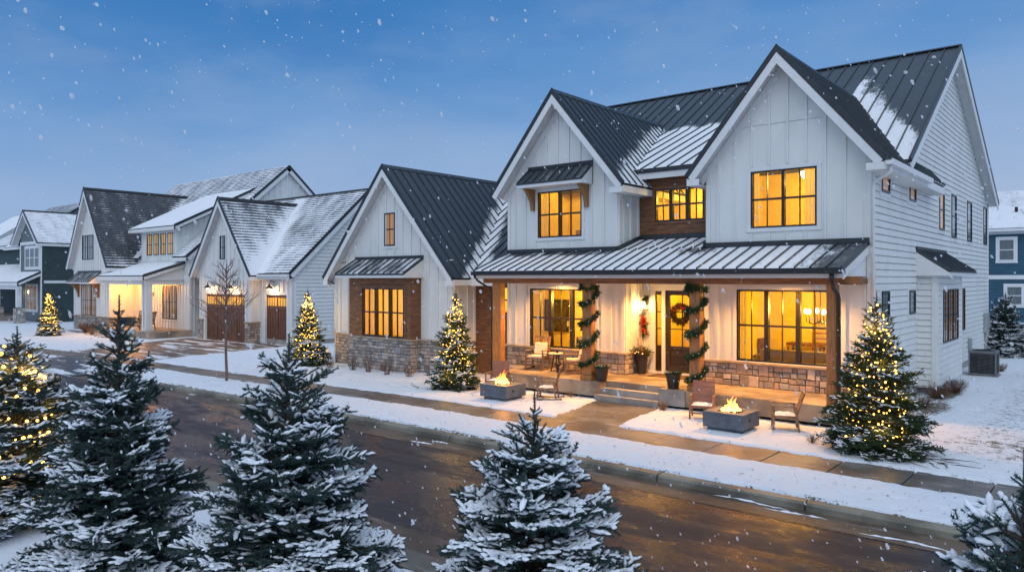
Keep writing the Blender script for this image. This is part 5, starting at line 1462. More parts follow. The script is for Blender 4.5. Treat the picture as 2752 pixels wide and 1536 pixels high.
from mathutils import noise as pnoise
def spruce_meshes(seed, H, R, snow=.7, dens=560, nl=.022, mat='spruce', shoot_gap=.062, whorl=.098, leader=.34, snow_w=.021, spiky=.10, PW=1.06):
    rng = np.random.RandomState(seed); S0 = []; S1 = []; K = []; SN = []; B0 = []; B1 = []; BR = []
    def rot(v, ax, a):
        return v * math.cos(a) + np.cross(ax, v) * math.sin(a) + ax * np.dot(ax, v) * (1 - math.cos(a))
    up = np.array([0, 0, 1.])
    z = .10; ang = rng.rand() * 6
    levels = []
    while z < H - leader * .95:
        t = z / H; nb = int(8.5 * (1 - t) + 3.4)
        for k in range(nb): levels.append((z + rng.uniform(-.05, .05), ang + k * 2 * math.pi / nb + rng.uniform(-.3, .3), 1.0))
        z += whorl * rng.uniform(.8, 1.2) * (1 + max(0, t - .62) * 2.2); ang += 1.9
    for k in range(6): levels.append((H - leader + rng.uniform(-.02, .03), k * 1.05 + rng.uniform(-.2, .2), -1))
    for (z, az, kind) in levels:
        t = z / H; out = np.array([math.cos(az), math.sin(az), 0])
        if kind > 0:
            Lb = (R * (1 - t) ** PW * (1 - .35 * max(0, .12 - t) / .12)) * rng.uniform(.74, 1.10) + .035; el = R_(-14 + 58 * t ** 1.25 + rng.uniform(-8, 8)); Lb *= (1 + .45 * max(0, t - .72) * rng.uniform(-.5, 2.2))
            sp = rng.rand() < spiky * (1 if .35 < t < .92 else .15)
            if sp: Lb = Lb * 1.12 + .09 * (1 - t); el += R_(rng.uniform(16, 34))
        else: Lb = rng.uniform(.14, .27); el = R_(rng.uniform(35, 62)); sp = False
        d = out * math.cos(el) + up * math.sin(el); side = np.cross(d, up); side /= np.linalg.norm(side)
        p = np.array([0, 0, z]); s = 0; ds = .055; bs = snow * rng.uniform(.55, 1.15) * (1.2 - .85 * t) * min(1.6, max(.12, 1.0 + 2.6 * pnoise.noise(Vector((math.cos(az) * 2.1 + seed, math.sin(az) * 2.1, z * 2.6))))); n = max(2, int(Lb / ds)); first = True
        for i in range(n):
            f = i / n; curve = .02 * (f - .35) * (1 if kind > 0 else .3) + rng.uniform(-.012, .012)
            d = nrm(d + up * curve + side * rng.uniform(-.02, .02)); q = p + d * (Lb / n)
            S0.append(p); S1.append(q); K.append(1.0); SN.append(bs * (.10 + 1.0 * f))
            B0.append(p); B1.append(q); BR.append(.010 * (1 - f) + .0025)
            tipz = t > .70
            if f > .12 and i < n - 1 and kind > 0 and (not tipz or rng.rand() < .55 - .8 * (t - .7)):
                for sg in (-1, 1):
                    if rng.rand() < .08: continue
                    rem = Lb * (1 - f); l = min(.48 * rem + .055, .30) * rng.uniform(.65, 1.15) * (.55 if sp else 1)
                    a = R_(rng.uniform(42, 62)); e = nrm(rot(d, nrm(np.cross(side, d)), sg * a) + up * rng.uniform(-.05, .34))
                    s0 = q; m = max(1, int(l / .075)); ff = q
                    for j in range(m):
                        e2 = nrm(e + up * rng.uniform(-.06, .08)); g = ff + e2 * (l / m)
                        S0.append(ff); S1.append(g); K.append(.95); SN.append(bs * (.12 + .9 * f + .35 * (j / m)))
                        if m > 1 and j < m - 1 or l > .11 and j == m - 1:
                            for s2 in (-1, 1):
                                if rng.rand() < .15: continue
                                l2 = min(.50 * (l * (1 - j / m)) + .035, .12) * rng.uniform(.7, 1.15)
                                h = nrm(rot(e2, nrm(np.cross(np.cross(e2, up), e2)), s2 * R_(rng.uniform(32, 52))) + up * rng.uniform(-.05, .32))
                                st = ff + (g - ff) * .6
                                S0.append(st); S1.append(st + h * l2); K.append(.85); SN.append(bs * (.08 + .9 * f))
                        ff = g
                # filler twigs above and below the branch plane
                for _ in range(3):
                    h = nrm(d * .7 + up * rng.choice([-1, 1]) * rng.uniform(.25, 1.0) + side * rng.uniform(-.8, .8)); l2 = rng.uniform(.05, .12)
                    S0.append(q); S1.append(q + h * l2); K.append(.85); SN.append(bs * .15 * (h[2] > 0))
            p = q
    z = H * .60
    while z < H - leader * .35:          # short needle fingers straight off the upper trunk
        az = rng.rand() * 6.28; e = R_(rng.uniform(5, 45)); l = rng.uniform(.05, .115) * (1.25 - z / H * .5); h = np.array([math.cos(az) * math.cos(e), math.sin(az) * math.cos(e), math.sin(e)])
        p = np.array([0, 0, z]); S0.append(p); S1.append(p + h * l); K.append(.9); SN.append(.4); z += .011
    # leader
    S0.append(np.array([0, 0, H - leader])); S1.append(np.array([0.01, 0, H])); K.append(.8); SN.append(.0)
    S0 = np.array(S0); S1 = np.array(S1); K = np.array(K); N_ = len(S0); mid = (S0 + S1) / 2; tt = mid[:, 2] / H
    nz = np.array([pnoise.noise(Vector((m_[0] * 2.6 + seed * 7, m_[1] * 2.6, m_[2] * 4.2))) + .45 * pnoise.noise(Vector((m_[0] * 7, m_[1] * 7 + seed, m_[2] * 9))) for m_ in mid])
    rel = np.hypot(mid[:, 0], mid[:, 1]) / (R * np.maximum(1 - tt, .02) ** PW + .06)
    SN = np.clip((rel - .28) / .40, 0, 1) * np.clip((nz + snow - .62 - .38 * (tt - .35)) / .22, 0, 1) * np.where(np.array(SN) < .001, 0, 1) + .10 * snow
    cr = Acc(); tubes(cr, S0, S1, .0065 * K, .0055 * K, 4); needles(cr, rng, S0, S1, dens, nl)
    tk = Acc(); hz = np.linspace(0, H, 9); tr = .030 * (1 - hz / H) * (H / 2.6) + .006
    P = np.stack([.01 * np.sin(hz * 3), .01 * np.cos(hz * 2.3) - .01, hz], 1); tubes(tk, P[:-1], P[1:], tr[:-1], tr[1:], 9)
    tubes(tk, np.array(B0), np.array(B1), np.array(BR), np.array(BR) * .9, 4)
    sn = Acc(); pick = rng.rand(N_) < SN; pick &= (np.abs((S1 - S0)[:, 2]) < .8 * np.linalg.norm(S1 - S0, axis=1))
    ext = (S1 - S0) * rng.uniform(.04, .20, (N_, 1))
    rad = np.hypot(S1[:, 0], S1[:, 1]); W = snow_w * rng.uniform(.55, 1.2, N_) * (.75 + .3 * K)
    snow_blobs(sn, rng, (S0 - ext)[pick], (S1 + ext)[pick], W[pick])
    # outer tips, for hanging lights
    return cr.mesh('crown', M[mat]), tk.mesh('trunk', M['bark'], True), sn.mesh('snow', M['tree_snow'], True), S1[(K > .9)]

def place_spruce(ms, loc, s, rz, label, group=None):
    o = empty('spruce', loc, label, 'spruce', group, rz); o.scale = (s[0], s[0], s[1])
    for nm, me in zip(('crown', 'trunk', 'snow'), ms[:3]):
        c = bpy.data.objects.new(nm, me); col.objects.link(c); c.parent = o
    return o
bulb_me = None
def light_string(root, tips, n, seed, r, label, scale=(1, 1), reach=.97, strands=7, zmin=.06):
    """one cable wound round the crown with its bulbs"""
    global bulb_me
    rng = np.random.RandomState(seed)
    if bulb_me is None: pass
    mb = MB(); mb.lathe([(0, -1), (.75, -.6), (1, 0), (.7, .7), (0, 1)], 6); b0 = None
    T = tips * np.array([scale[0], scale[0], scale[1]]); H = T[:, 2].max()
    ca, sa = math.cos(root.rotation_euler.z), math.sin(root.rotation_euler.z)
    T = np.stack([T[:, 0] * ca - T[:, 1] * sa, T[:, 0] * sa + T[:, 1] * ca, T[:, 2]], 1)
    o = empty('string_lights', root.location, label, 'string lights', None)
    pts = []
    for i in range(n):
        f = 1 - (1 - (i + .5) / n) ** .62; h = H * (zmin + (.97 - zmin) * f); a = strands * 2 * math.pi * f + rng.uniform(-.05, .05)
        h += rng.uniform(-.09, .09)
        u = np.array([math.cos(a), math.sin(a)])
        near = T[(np.abs(T[:, 2] - h) < .16)]
        if len(near):
            dd = near[:, :2] @ u; lat = np.abs(near[:, 0] * u[1] - near[:, 1] * u[0]); sel = dd[(lat < .14)]
            rr = np.percentile(sel, 88) if len(sel) > 3 else np.percentile(dd, 90)
        else: rr = .05
        rr = rr * rng.uniform(.74, 1.04) * reach
        pts.append((u[0] * rr, u[1] * rr, h + rng.uniform(-.02, .03)))
    cab = MB()
    for p, q in zip(pts, pts[1:]):
        P, Q = Vector(p), Vector(q)
        if (P - Q).length < .6: cab.beam(P, Q, .004, .004)
    me_o = cab.build('cable', M['black'], None, origin=(0, 0, 0)); me_o.location = (0, 0, 0); me_o.parent = o
    unit = bpy.data.meshes.new('bulb'); unit.from_pydata([(v[0] * r, v[1] * r, v[2] * r) for v in mb.v], [], mb.f); unit.materials.append(M['bulb']); unit.update()
    order = sorted(range(n), key=lambda i: (Vector(pts[i]) + root.location - Vector((0, 0, 3.3))).length)
    for i in order[:100]:
        b = bpy.data.objects.new('bulb', unit); col.objects.link(b); b.parent = o; b.location = pts[i]; k = rng.uniform(.7, 1.25); b.scale = (k, k, k)
    rest = MB()
    for i in order[100:]:
        k = rng.uniform(.7, 1.25); rest.add([(v[0] * r * k + pts[i][0], v[1] * r * k + pts[i][1], v[2] * r * k + pts[i][2]) for v in mb.v], mb.f)
    if rest.v:
        ro = rest.build('bulb_cluster', M['bulb'], None, origin=(0, 0, 0)); ro.parent = o; ro['kind'] = 'stuff'
    # the bulbs' light inside the crown
    for h in (.18, .38, .60, .82):
        l = bpy.data.lights.new('string_glow', 'POINT'); l.energy = 13 * (1 - h * .7) * (H / 3); l.color = (1, .58, .16); l.shadow_soft_size = .25 * (1 - h)
        for az in (0, 2.1, 4.2):
            lo = bpy.data.objects.new('string_glow', l); col.objects.link(lo)
            rr = R_now * (1 - h) * .80
            lo.location = root.location + Vector((math.cos(az + h * 5) * rr, math.sin(az + h * 5) * rr, H * h))
    return o

mA = spruce_meshes(3, 2.90, 1.10, snow=.60, snow_w=.020, leader=.45, nl=.026, spiky=.12)
mB = spruce_meshes(8, 2.84, 1.26, snow=.70, spiky=.17, snow_w=.021, leader=.36, nl=.026, PW=.86)
mC = spruce_meshes(21, 2.42, 1.20, snow=.86, leader=.48, whorl=.105, spiky=.16, snow_w=.023, nl=.027, PW=.84)
mD = spruce_meshes(33, 3.05, 1.26, snow=.34, spiky=.12, dens=400, mat='spruce_lit', snow_w=.018, nl=.024)
mE = spruce_meshes(47, 2.90, 1.0, snow=.42, dens=320, mat='spruce_lit', snow_w=.02, nl=.028)
FG = 'snow-covered spruces in the foreground'
place_spruce(mA, (-7.97, 3.24, -.02), (1.05, 1.09), .3, 'tall snow-dusted spruce in the foreground, second from the left, unlit')
place_spruce(mB, (-5.76, 3.78, -.02), (1.02, 1.0), 1.2, 'broad snow-laden spruce in front of the near kerb, with raised side tips')
place_spruce(mC, (-4.02, 5.11, -.02), (1.02, .965), 2.0, 'short snowy spruce with a bare leader in front of the middle of the street')
place_spruce(mC, (-.44, 4.9, -.02), (1.0, .99), 4.4, 'spruce cut off by the bottom right corner of the photo')
t0 = place_spruce(mB, (-11.65, 3.42, -.02), (1.08, .945), 3.3, 'lit spruce at the left edge of the foreground, snow on its lower boughs')
tR = place_spruce(mD, (-3.73, 15.29, 0), (1.0, 1.0), .5, 'largest lit spruce, beside the right corner of the porch')
tM = place_spruce(mE, (-15.58, 15.99, 0), (.98, 1.03), 1.4, 'lit spruce between the stone-based wing and the porch')
tG = place_spruce(mE, (-24.2, 16.75, 0), (.98, 1.02), 2.9, 'lit spruce between the garage side wall and the stone-based wing')
tF = place_spruce(mE, (-48.4, 15.8, 0), (.85, .93), 5.0, 'small distant lit spruce in front of the dark green house')
place_spruce(mB, (-4.1, 37.6, 0), (1.0, .98), 4.0, 'snowy spruce behind the air conditioner, in front of the blue house')
R_now = 1.0
light_string(t0, mB[3], 170, 1, .023, 'warm string lights on the spruce at the left edge of the foreground', (1.08, .945))
light_string(tR, mD[3], 400, 2, .017, 'warm string lights wound round the largest spruce by the porch corner', (1, 1), strands=11)
light_string(tM, mE[3], 420, 3, .0155, 'warm string lights on the spruce left of the porch', (.98, 1.03), strands=11)
R_now = 1.05
light_string(tG, mE[3], 400, 4, .018, 'warm string lights on the spruce beside the garage side wall', (.98, 1.02), strands=11)
R_now = .8
light_string(tF, mE[3], 260, 5, .028, 'warm string lights on the small distant spruce by the green house', (.85, .93), strands=8)

# =================================================================== fire pits
def fire_pit(x, y, seed, label, w=.92, d=.86, h=.45):
    rng = random.Random(seed)
    o = empty('fire_pit', (x, y, 0), label, 'fire pit', 'square concrete fire pits with open flames')
    m = MB(); m.box(x - w / 2, x + w / 2, y - d / 2, y + d / 2, .12, h - .04)
    q = .20
    for a0, a1, b0, b1 in ((x - w / 2, x + w / 2, y - d / 2, y - d / 2 + q), (x - w / 2, x + w / 2, y + d / 2 - q, y + d / 2), (x - w / 2, x - w / 2 + q, y - d / 2 + q, y + d / 2 - q), (x + w / 2 - q, x + w / 2, y - d / 2 + q, y + d / 2 - q)):
        m.box(a0, a1, b0, b1, h - .0401, h)
    m.build('body', M['concrete_dark'], o, bevel=.008)
    m = MB(); m.box(x - w / 2 + .08, x + w / 2 - .08, y - d / 2 + .08, y + d / 2 - .08, -.02, .12); m.build('base', M['concrete_dark'], o)
    m = MB(); m.lathe([(0, 0), (.03, 0), (.03, .02), (0, .02)], 12, (0, 0, 0)); m.v = [(x + w / 2 + v[2], y + v[0] - .12, .30 + v[1]) for v in m.v]; m.build('knob', M['black'], o)
    m = MB()
    for _ in range(70):
        px, py = x + rng.uniform(-.24, .24), y + rng.uniform(-.21, .21); r = rng.uniform(.018, .035)
        n0 = len(m.v); m.lathe([(0, -r), (r * .9, -r * .4), (r, r * .3), (0, r)], 5, (px, py, h - .03 + rng.uniform(0, .02)))
    m.build('lava_rock', M['rock'], o)
    # tongues of flame
    f = MB(); f.smooth = True
    for k in range(24):
        a = rng.uniform(0, 6.28); r0 = rng.uniform(0, .17) * (1 if k else 0); H_ = rng.uniform(.10, .26) * (1.6 if k < 5 else 1) * (1 - r0 * 1.8) ; wv = rng.uniform(0, 6)
        px, py = x + r0 * math.cos(a) * 1.3, y + r0 * math.sin(a); pts = []; rad = []
        for i in range(9):
            t = i / 8; pts.append((px + .045 * math.sin(wv + t * 6) * t - (px - x) * .4 * t, py + .025 * math.cos(wv * 1.7 + t * 4) * t, h - .03 + H_ * t)); rad.append((.040 * (math.sin(math.pi * (t * .8 + .13)) ** .9) * (1 - t * .55)) * rng.uniform(.9, 1.1) + .001)
        f.tube(pts, rad, 8)
    f.build('flame', M['flame'], o)
    plamp('fire_light', (x, y, h + .2), 55, (1, .38, .08), .09)
    return o
def flame_mat():
    m = bpy.data.materials.new('flame'); m.use_nodes = True; nt = m.node_tree; nt.nodes.remove(nt.nodes['Principled BSDF'])
    sp = N(nt, 'ShaderNodeSeparateXYZ'); L(nt, wpos(nt), sp.inputs[0])
    t = mathn(nt, 'DIVIDE', mathn(nt, 'SUBTRACT', sp.outputs[2], .42), .40)
    cr = N(nt, 'ShaderNodeValToRGB'); L(nt, t, cr.inputs[0]); e = cr.color_ramp.elements
    e[0].position = 0; e[0].color = (1, .50, .12, 1); e[1].position = 1; e[1].color = (1, .13, .005, 1); q = e.new(.40); q.color = (1, .40, .07, 1)
    lw = N(nt, 'ShaderNodeLayerWeight', Blend=.35)
    em = N(nt, 'ShaderNodeEmission'); L(nt, cr.outputs[0], em.inputs[0]); L(nt, mathn(nt, 'SUBTRACT', 7.5, mathn(nt, 'MULTIPLY', t, 5.0)), em.inputs[1])
    tr = N(nt, 'ShaderNodeBsdfTransparent'); mx = N(nt, 'ShaderNodeMixShader'); L(nt, mathn(nt, 'MULTIPLY', lw.outputs['Facing'], .9), mx.inputs[0]); L(nt, em.outputs[0], mx.inputs[1]); L(nt, tr.outputs[0], mx.inputs[2])
    L(nt, mx.outputs[0], nt.nodes['Material Output'].inputs[0]); m.cycles.emission_sampling = 'NONE'; return m
M['flame'] = flame_mat()
fire_pit(-13.2, 15.40, 1, 'grey square fire pit with flames, left of the front walk beside the wooden rocking chair')
fire_pit(-6.68, 15.42, 2, 'grey square fire pit with flames, right of the front walk between two low armchairs')

# =================================================================== chairs
def armchair(loc, rz, label, mat='chair_wood', back='panel', rock=False, snowy=True, group=None, cush=None, name='armchair', s=1.0, arm_mat=None):
    o = empty(name, loc, label, 'chair', group, rz); O = Vector(loc)
    W, D_, S = .30 * s, .27 * s, .42 * s
    def b(nm, mt, boxes, bev=.006):
        m = MB()
        for f in boxes:
            if len(f) == 6: m.box(*f)
            else: m.beam(*f)
        me = m.build(nm, M[mt], None, origin=(0, 0, 0), bevel=bev); me.parent = o; me.location = (0, 0, 0); return me
    am = arm_mat or mat
    for sx in (-1, 1):
        b('leg', am, [((sx * W, -D_, 0.0), (sx * W, -D_ * .95, .63 * s), .045 * s, .045 * s)])
        b('leg', am, [((sx * W, D_ * 1.2, 0.0), (sx * W, D_ * .92, .62 * s), .045 * s, .045 * s)])
        b('armrest', am, [((sx * W, -D_ * 1.12, .645 * s), (sx * W, D_ * 1.05, .62 * s), .075 * s, .028 * s)])
        b('side_rail', am, [((sx * W, -D_, S - .05), (sx * W, D_, S - .09), .03, .055)])
        if rock:
            m = MB(); pts = [(sx * W, -D_ * 1.5 + i * D_ * 3.4 / 8, .02 + .10 * ((i / 8 - .5) ** 2) * 1.6) for i in range(9)]
            for p, q in zip(pts, pts[1:]): m.beam(p, q, .035, .05)
            r = m.build('rocker', M[am], None, origin=(0, 0, 0)); r.parent = o; r.location = (0, 0, 0)
    b('stretcher', am, [((-W, -D_ * .9, .17), (W, -D_ * .9, .17), .03, .03), ((-W, D_, .17), (W, D_, .17), .03, .03)] [:1])
    if back == 'panel': b('seat', mat, [(-W + .02, W - .02, -D_, D_, S - .06, S - .02)])
    else: b('seat', mat, [(-W + .02, W - .02, -D_ + i * .075, -D_ + i * .075 + .06, S - .05, S - .02) for i in range(7)], 0)
    tl = .17 * s
    if back == 'panel':
        m = MB(); n = 5; H0, H1 = S + .02, .98 * s
        for i in range(n):
            t0, t1 = i / n, (i + 1) / n - .02
            y0, y1 = D_ + tl * t0, D_ + tl * t1; z0, z1 = H0 + (H1 - H0) * t0, H0 + (H1 - H0) * t1
            m.hexa([(-W + .01, y0, z0), (W - .01, y0, z0), (W - .01, y0 + .03, z0), (-W + .01, y0 + .03, z0), (-W + .01, y1, z1), (W - .01, y1, z1), (W - .01, y1 + .03, z1), (-W + .01, y1 + .03, z1)])
        r = m.build('backrest', M[mat], None, origin=(0, 0, 0)); r.parent = o; r.location = (0, 0, 0)
    else:
        b('backrest', mat, [((-W + .03 + i * (2 * W - .06) / 6, D_, S), (-W + .03 + i * (2 * W - .06) / 6, D_ + tl, 1.02 * s), .042, .018) for i in range(7)] + [((-W, D_ + tl, 1.03 * s), (W, D_ + tl, 1.03 * s), .03, .07), ((-W, D_ + .02, S + .1), (W, D_ + .02, S + .1), .025, .05)], 0)
    if snowy:
        m = MB(); n = 8; vs = []
        for i in range(n + 1):
            for j in range(n + 1):
                x, y = -W + .035 + (2 * W - .07) * i / n, -D_ + .02 + (2 * D_ - .04) * j / n
                e = min(i, n - i, j, n - j) / 2; vs.append((x, y, S - .02 + .035 * min(1, e) + .006 * math.sin(i * 2.1 + j * 1.7)))
        m.add(vs, [(i * (n + 1) + j, (i + 1) * (n + 1) + j, (i + 1) * (n + 1) + j + 1, i * (n + 1) + j + 1) for i in range(n) for j in range(n)])
        r = m.build('snow_cap', M['tree_snow'], None, origin=(0, 0, 0), smooth=True); r.parent = o; r.location = (0, 0, 0)
    if cush:
        b('cushion', cush, [(-W + .04, W - .04, -D_ + .02, D_ - .03, S - .02, S + .05)], .02)
        m = MB(); m.hexa([(-W + .07, D_ - .06, S + .06), (W - .07, D_ - .06, S + .06), (W - .07, D_ + .03, S + .06), (-W + .07, D_ + .03, S + .06), (-W + .07, D_ + .03, S + .42), (W - .07, D_ + .03, S + .42), (W - .07, D_ + .10, S + .42), (-W + .07, D_ + .10, S + .42)])
        r = m.build('pillow', M[cush], None, origin=(0, 0, 0), bevel=.03); r.parent = o; r.location = (0, 0, 0)
    return o
CG = 'low chairs round the fire pits'
armchair((-14.15, 16.25, .02), R_(22), 'reddish low chair with solid back behind the left fire pit, snow on its seat', 'red_wood', group=CG, s=.9, arm_mat='chair_wood')
armchair((-7.72, 16.2, .02), R_(20), 'reddish low chair with solid back just left of the right fire pit', 'red_wood', group=CG, s=.88, arm_mat='chair_wood')
armchair((-5.80, 16.18, .02), R_(-66), 'brown armchair with snowy seat turned towards the right fire pit, seen from the side', 'chair_wood', group=CG, s=.88)
armchair((-12.25, 16.15, .02), R_(-62), 'slatted rocking chair with snow on its seat, right of the left fire pit', 'chair_wood', back='slat', rock=True, group=CG, name='rocking_chair', s=.86)
PG = 'rocking chairs on the farmhouse porch'
armchair((-14.15, 18.15, .5), R_(14), 'slatted porch rocking chair with pale cushions, left of the small round table', 'chair_wood', back='slat', rock=True, snowy=False, cush='cushion', group=PG, name='rocking_chair', s=.95)
armchair((-12.85, 18.2, .5), R_(-48), 'slatted porch rocking chair with pale cushions, right of the small round table', 'chair_wood', back='slat', rock=True, snowy=False, cush='cushion', group=PG, name='rocking_chair', s=.9)
armchair((-44.6, 19.35, .42), R_(40), 'dark wicker chair with a yellow cushion on the neighbour\'s porch', 'black_door', back='slat', snowy=False, cush='dry_grass', name='wicker_chair', s=.95)
armchair((-43.3, 19.15, .42), R_(-60), 'dark wicker chair at the right end of the neighbour\'s porch', 'black_door', back='slat', snowy=False, name='wicker_chair', s=.95)
t = empty('side_table', (-13.5, 18.25, .5), 'small round wooden side table with a dark mug between the porch rocking chairs', 'side table')
m = MB(); m.lathe([(0, .52), (.23, .52), (.24, .535), (.23, .55), (0, .55)], 20, (-13.5, 18.25, .5)); m.build('table_top', M['cushion'], t)
for k in range(3):
    a = k * 2.1; m = MB(); m.beam((-13.5 + .06 * math.cos(a), 18.25 + .06 * math.sin(a), 1.02), (-13.5 + .17 * math.cos(a), 18.25 + .17 * math.sin(a), .5), .03, .03); m.build('leg', M['black_door'], t)
m = MB(); m.lathe([(0, 0), (.035, 0), (.038, .08), (.03, .08), (.028, .02), (0, .02)], 12, (-13.42, 18.2, 1.05)); tag(m.build('mug', M['black']), 'small dark mug on the round porch side table', 'mug')
m = MB(); m.lathe([(.10, 0), (.11, .02), (.10, .24), (.06, .28), (0, .28)], 4, (-13.2, 18.0, .5)); tag(m.build('floor_lantern', M['black']), 'dark floor lantern standing on the porch beside the side table', 'lantern')
m = MB(); m.box(-10.75, -9.45, 18.95, 19.6, .502, .52); tag(m.build('doormat', M['mat']), 'brown doormat in front of the black front door', 'doormat')

# =================================================================== greenery on the porch
def sprig_mesh(name, centers, dirs, rng, dens, nl, mat, w=.005, spread=1.0, L0=.07, core=.004):
    """short needle-covered twigs springing from points"""
    a = Acc(); P0 = []; P1 = []
    for c, d in zip(centers, dirs):
        for _ in range(dens):
            v = Vector((rng.gauss(0, 1), rng.gauss(0, 1), rng.gauss(0, 1))).normalized() * spread + Vector(d); v.normalize()
            P0.append(c); P1.append(tuple(Vector(c) + v * L0 * rng.uniform(.6, 1.3)))
    P0 = np.array(P0, float); P1 = np.array(P1, float); r = np.random.RandomState(rng.randint(0, 9999))
    tubes(a, P0, P1, np.full(len(P0), core), np.full(len(P0), core * .8), 4); needles(a, r, P0, P1, 420, nl, wd=w)
    return a.mesh(name, M[mat])
def obj_from(me, name, loc, parent=None):
    o = bpy.data.objects.new(name, me); col.objects.link(o); o.location = loc
    if parent: o.parent = parent
    return o
def garland(x0, x1, y0, y1, z0, z1, turns, label, seed, phase=0):
    rng = random.Random(seed); cx, cy = (x0 + x1) / 2, (y0 + y1) / 2; hx, hy = (x1 - x0) / 2 + .05, (y1 - y0) / 2 + .05; C = []; D = []; n = int(turns * 34)
    for i in range(n):
        t = i / n; a = phase + turns * 2 * math.pi * t; u, v = math.cos(a), math.sin(a); k = 1 / max(abs(u) , abs(v)) ** .85
        C.append((u * hx * k, v * hy * k, (z1 - z0) * (t + .018 * math.sin(a * 2 + 1)) + .03 * rng.gauss(0, 1))); D.append((u * .6, v * .6, 0))
    for i in range(14):   # thick collar at the head
        a = i * .45; u, v = math.cos(a), math.sin(a); C.append((u * hx * 1.15, v * hy * 1.15, z1 - z0 - .10 + .04 * rng.gauss(0, 1))); D.append((u * .6, v * .6, 0))
    o = empty('garland', (cx, cy, z0), label, 'garland', 'evergreen garlands wound round the porch posts')
    obj_from(sprig_mesh('foliage', C, D, rng, 19, .025, 'garland', L0=.090, core=.006), 'foliage', (0, 0, 0), o)
    m = MB()
    for i in range(0, n, 3):
        c = Vector(C[i]) + Vector(D[i]) * .08; r = .009; m.lathe([(0, -r), (r, 0), (0, r)], 5, c)
    r_ = m.build('fairy_light', M['mini_light'], None, origin=(0, 0, 0)); r_.parent = o; r_.location = (0, 0, 0); r_['kind'] = 'stuff'
    return o
garland(-11.75, -11.45, 17.10, 17.33, .62, 3.15, 4.5, 'green garland with tiny lights wound round the porch post left of the steps', 3, .6)
garland(-8.51, -8.22, 17.10, 17.33, .62, 3.15, 4.5, 'green garland with tiny lights wound round the porch post right of the steps', 4, 2.2)
garland(-42.60, -42.52, 18.86, 18.94, .5, 2.95, 9, 'dark green garland hanging behind the white porch post of the neighbouring house', 5)

# wreath on the door
rng = random.Random(5); C = []; D = []
for i in range(46):
    a = i / 46 * 2 * math.pi; C.append((.225 * math.cos(a), 0, .225 * math.sin(a))); D.append((math.cos(a) * .2, -.35, math.sin(a) * .2))
wr = empty('wreath', (-10.085, 19.72, 2.28), 'round evergreen wreath with red berries hanging on the black front door', 'wreath')
obj_from(sprig_mesh('foliage', C, D, rng, 24, .028, 'wreath', L0=.115, core=.007), 'foliage', (0, 0, 0), wr)
m = MB()
for _ in range(120):
    a = rng.gauss(1.57, 1.3); rr = .225 + rng.uniform(-.05, .06); r = .014; m.lathe([(0, -r), (r, 0), (0, r)], 6, (rr * math.cos(a), -.07 + rng.uniform(-.03, .02), rr * math.sin(a)))
q = m.build('berries', M['red'], None, origin=(0, 0, 0)); q.parent = wr; q.location = (0, 0, 0)
# red swag on the wall under the lantern
sw = empty('swag', (-11.27, 19.72, 2.05), 'red floral swag with trailing greens on the wall below the left porch lantern', 'swag')
C = [(rng.uniform(-.09, .09), 0, rng.uniform(-.42, .10)) for _ in range(26)]; D = [(c[0] * 3, -.4, -.9) for c in C]
obj_from(sprig_mesh('foliage', C, D, rng, 8, .026, 'garland', L0=.11), 'foliage', (0, 0, 0), sw)
m = MB()
for _ in range(190):
    a = rng.uniform(0, 6.28); rr = abs(rng.gauss(0, .085)); v = Vector((rr * math.cos(a), -.09 + rng.uniform(-.03, .02), rr * math.sin(a) * 1.25 + (0 if rng.random() < .7 else -.28))); d = Vector((rng.gauss(0, 1), -.8, rng.gauss(0, 1))).normalized() * .05
    s_ = d.cross(Vector((0, 0, 1))).normalized() * .018; m.add([v - s_, v + d * .5 - s_ * 1.5, v + d, v + d * .5 + s_ * 1.5, v + s_], [(0, 1, 2, 3, 4)])
q = m.build('flowers', M['red'], None, origin=(0, 0, 0)); q.parent = sw; q.location = (0, 0, 0)

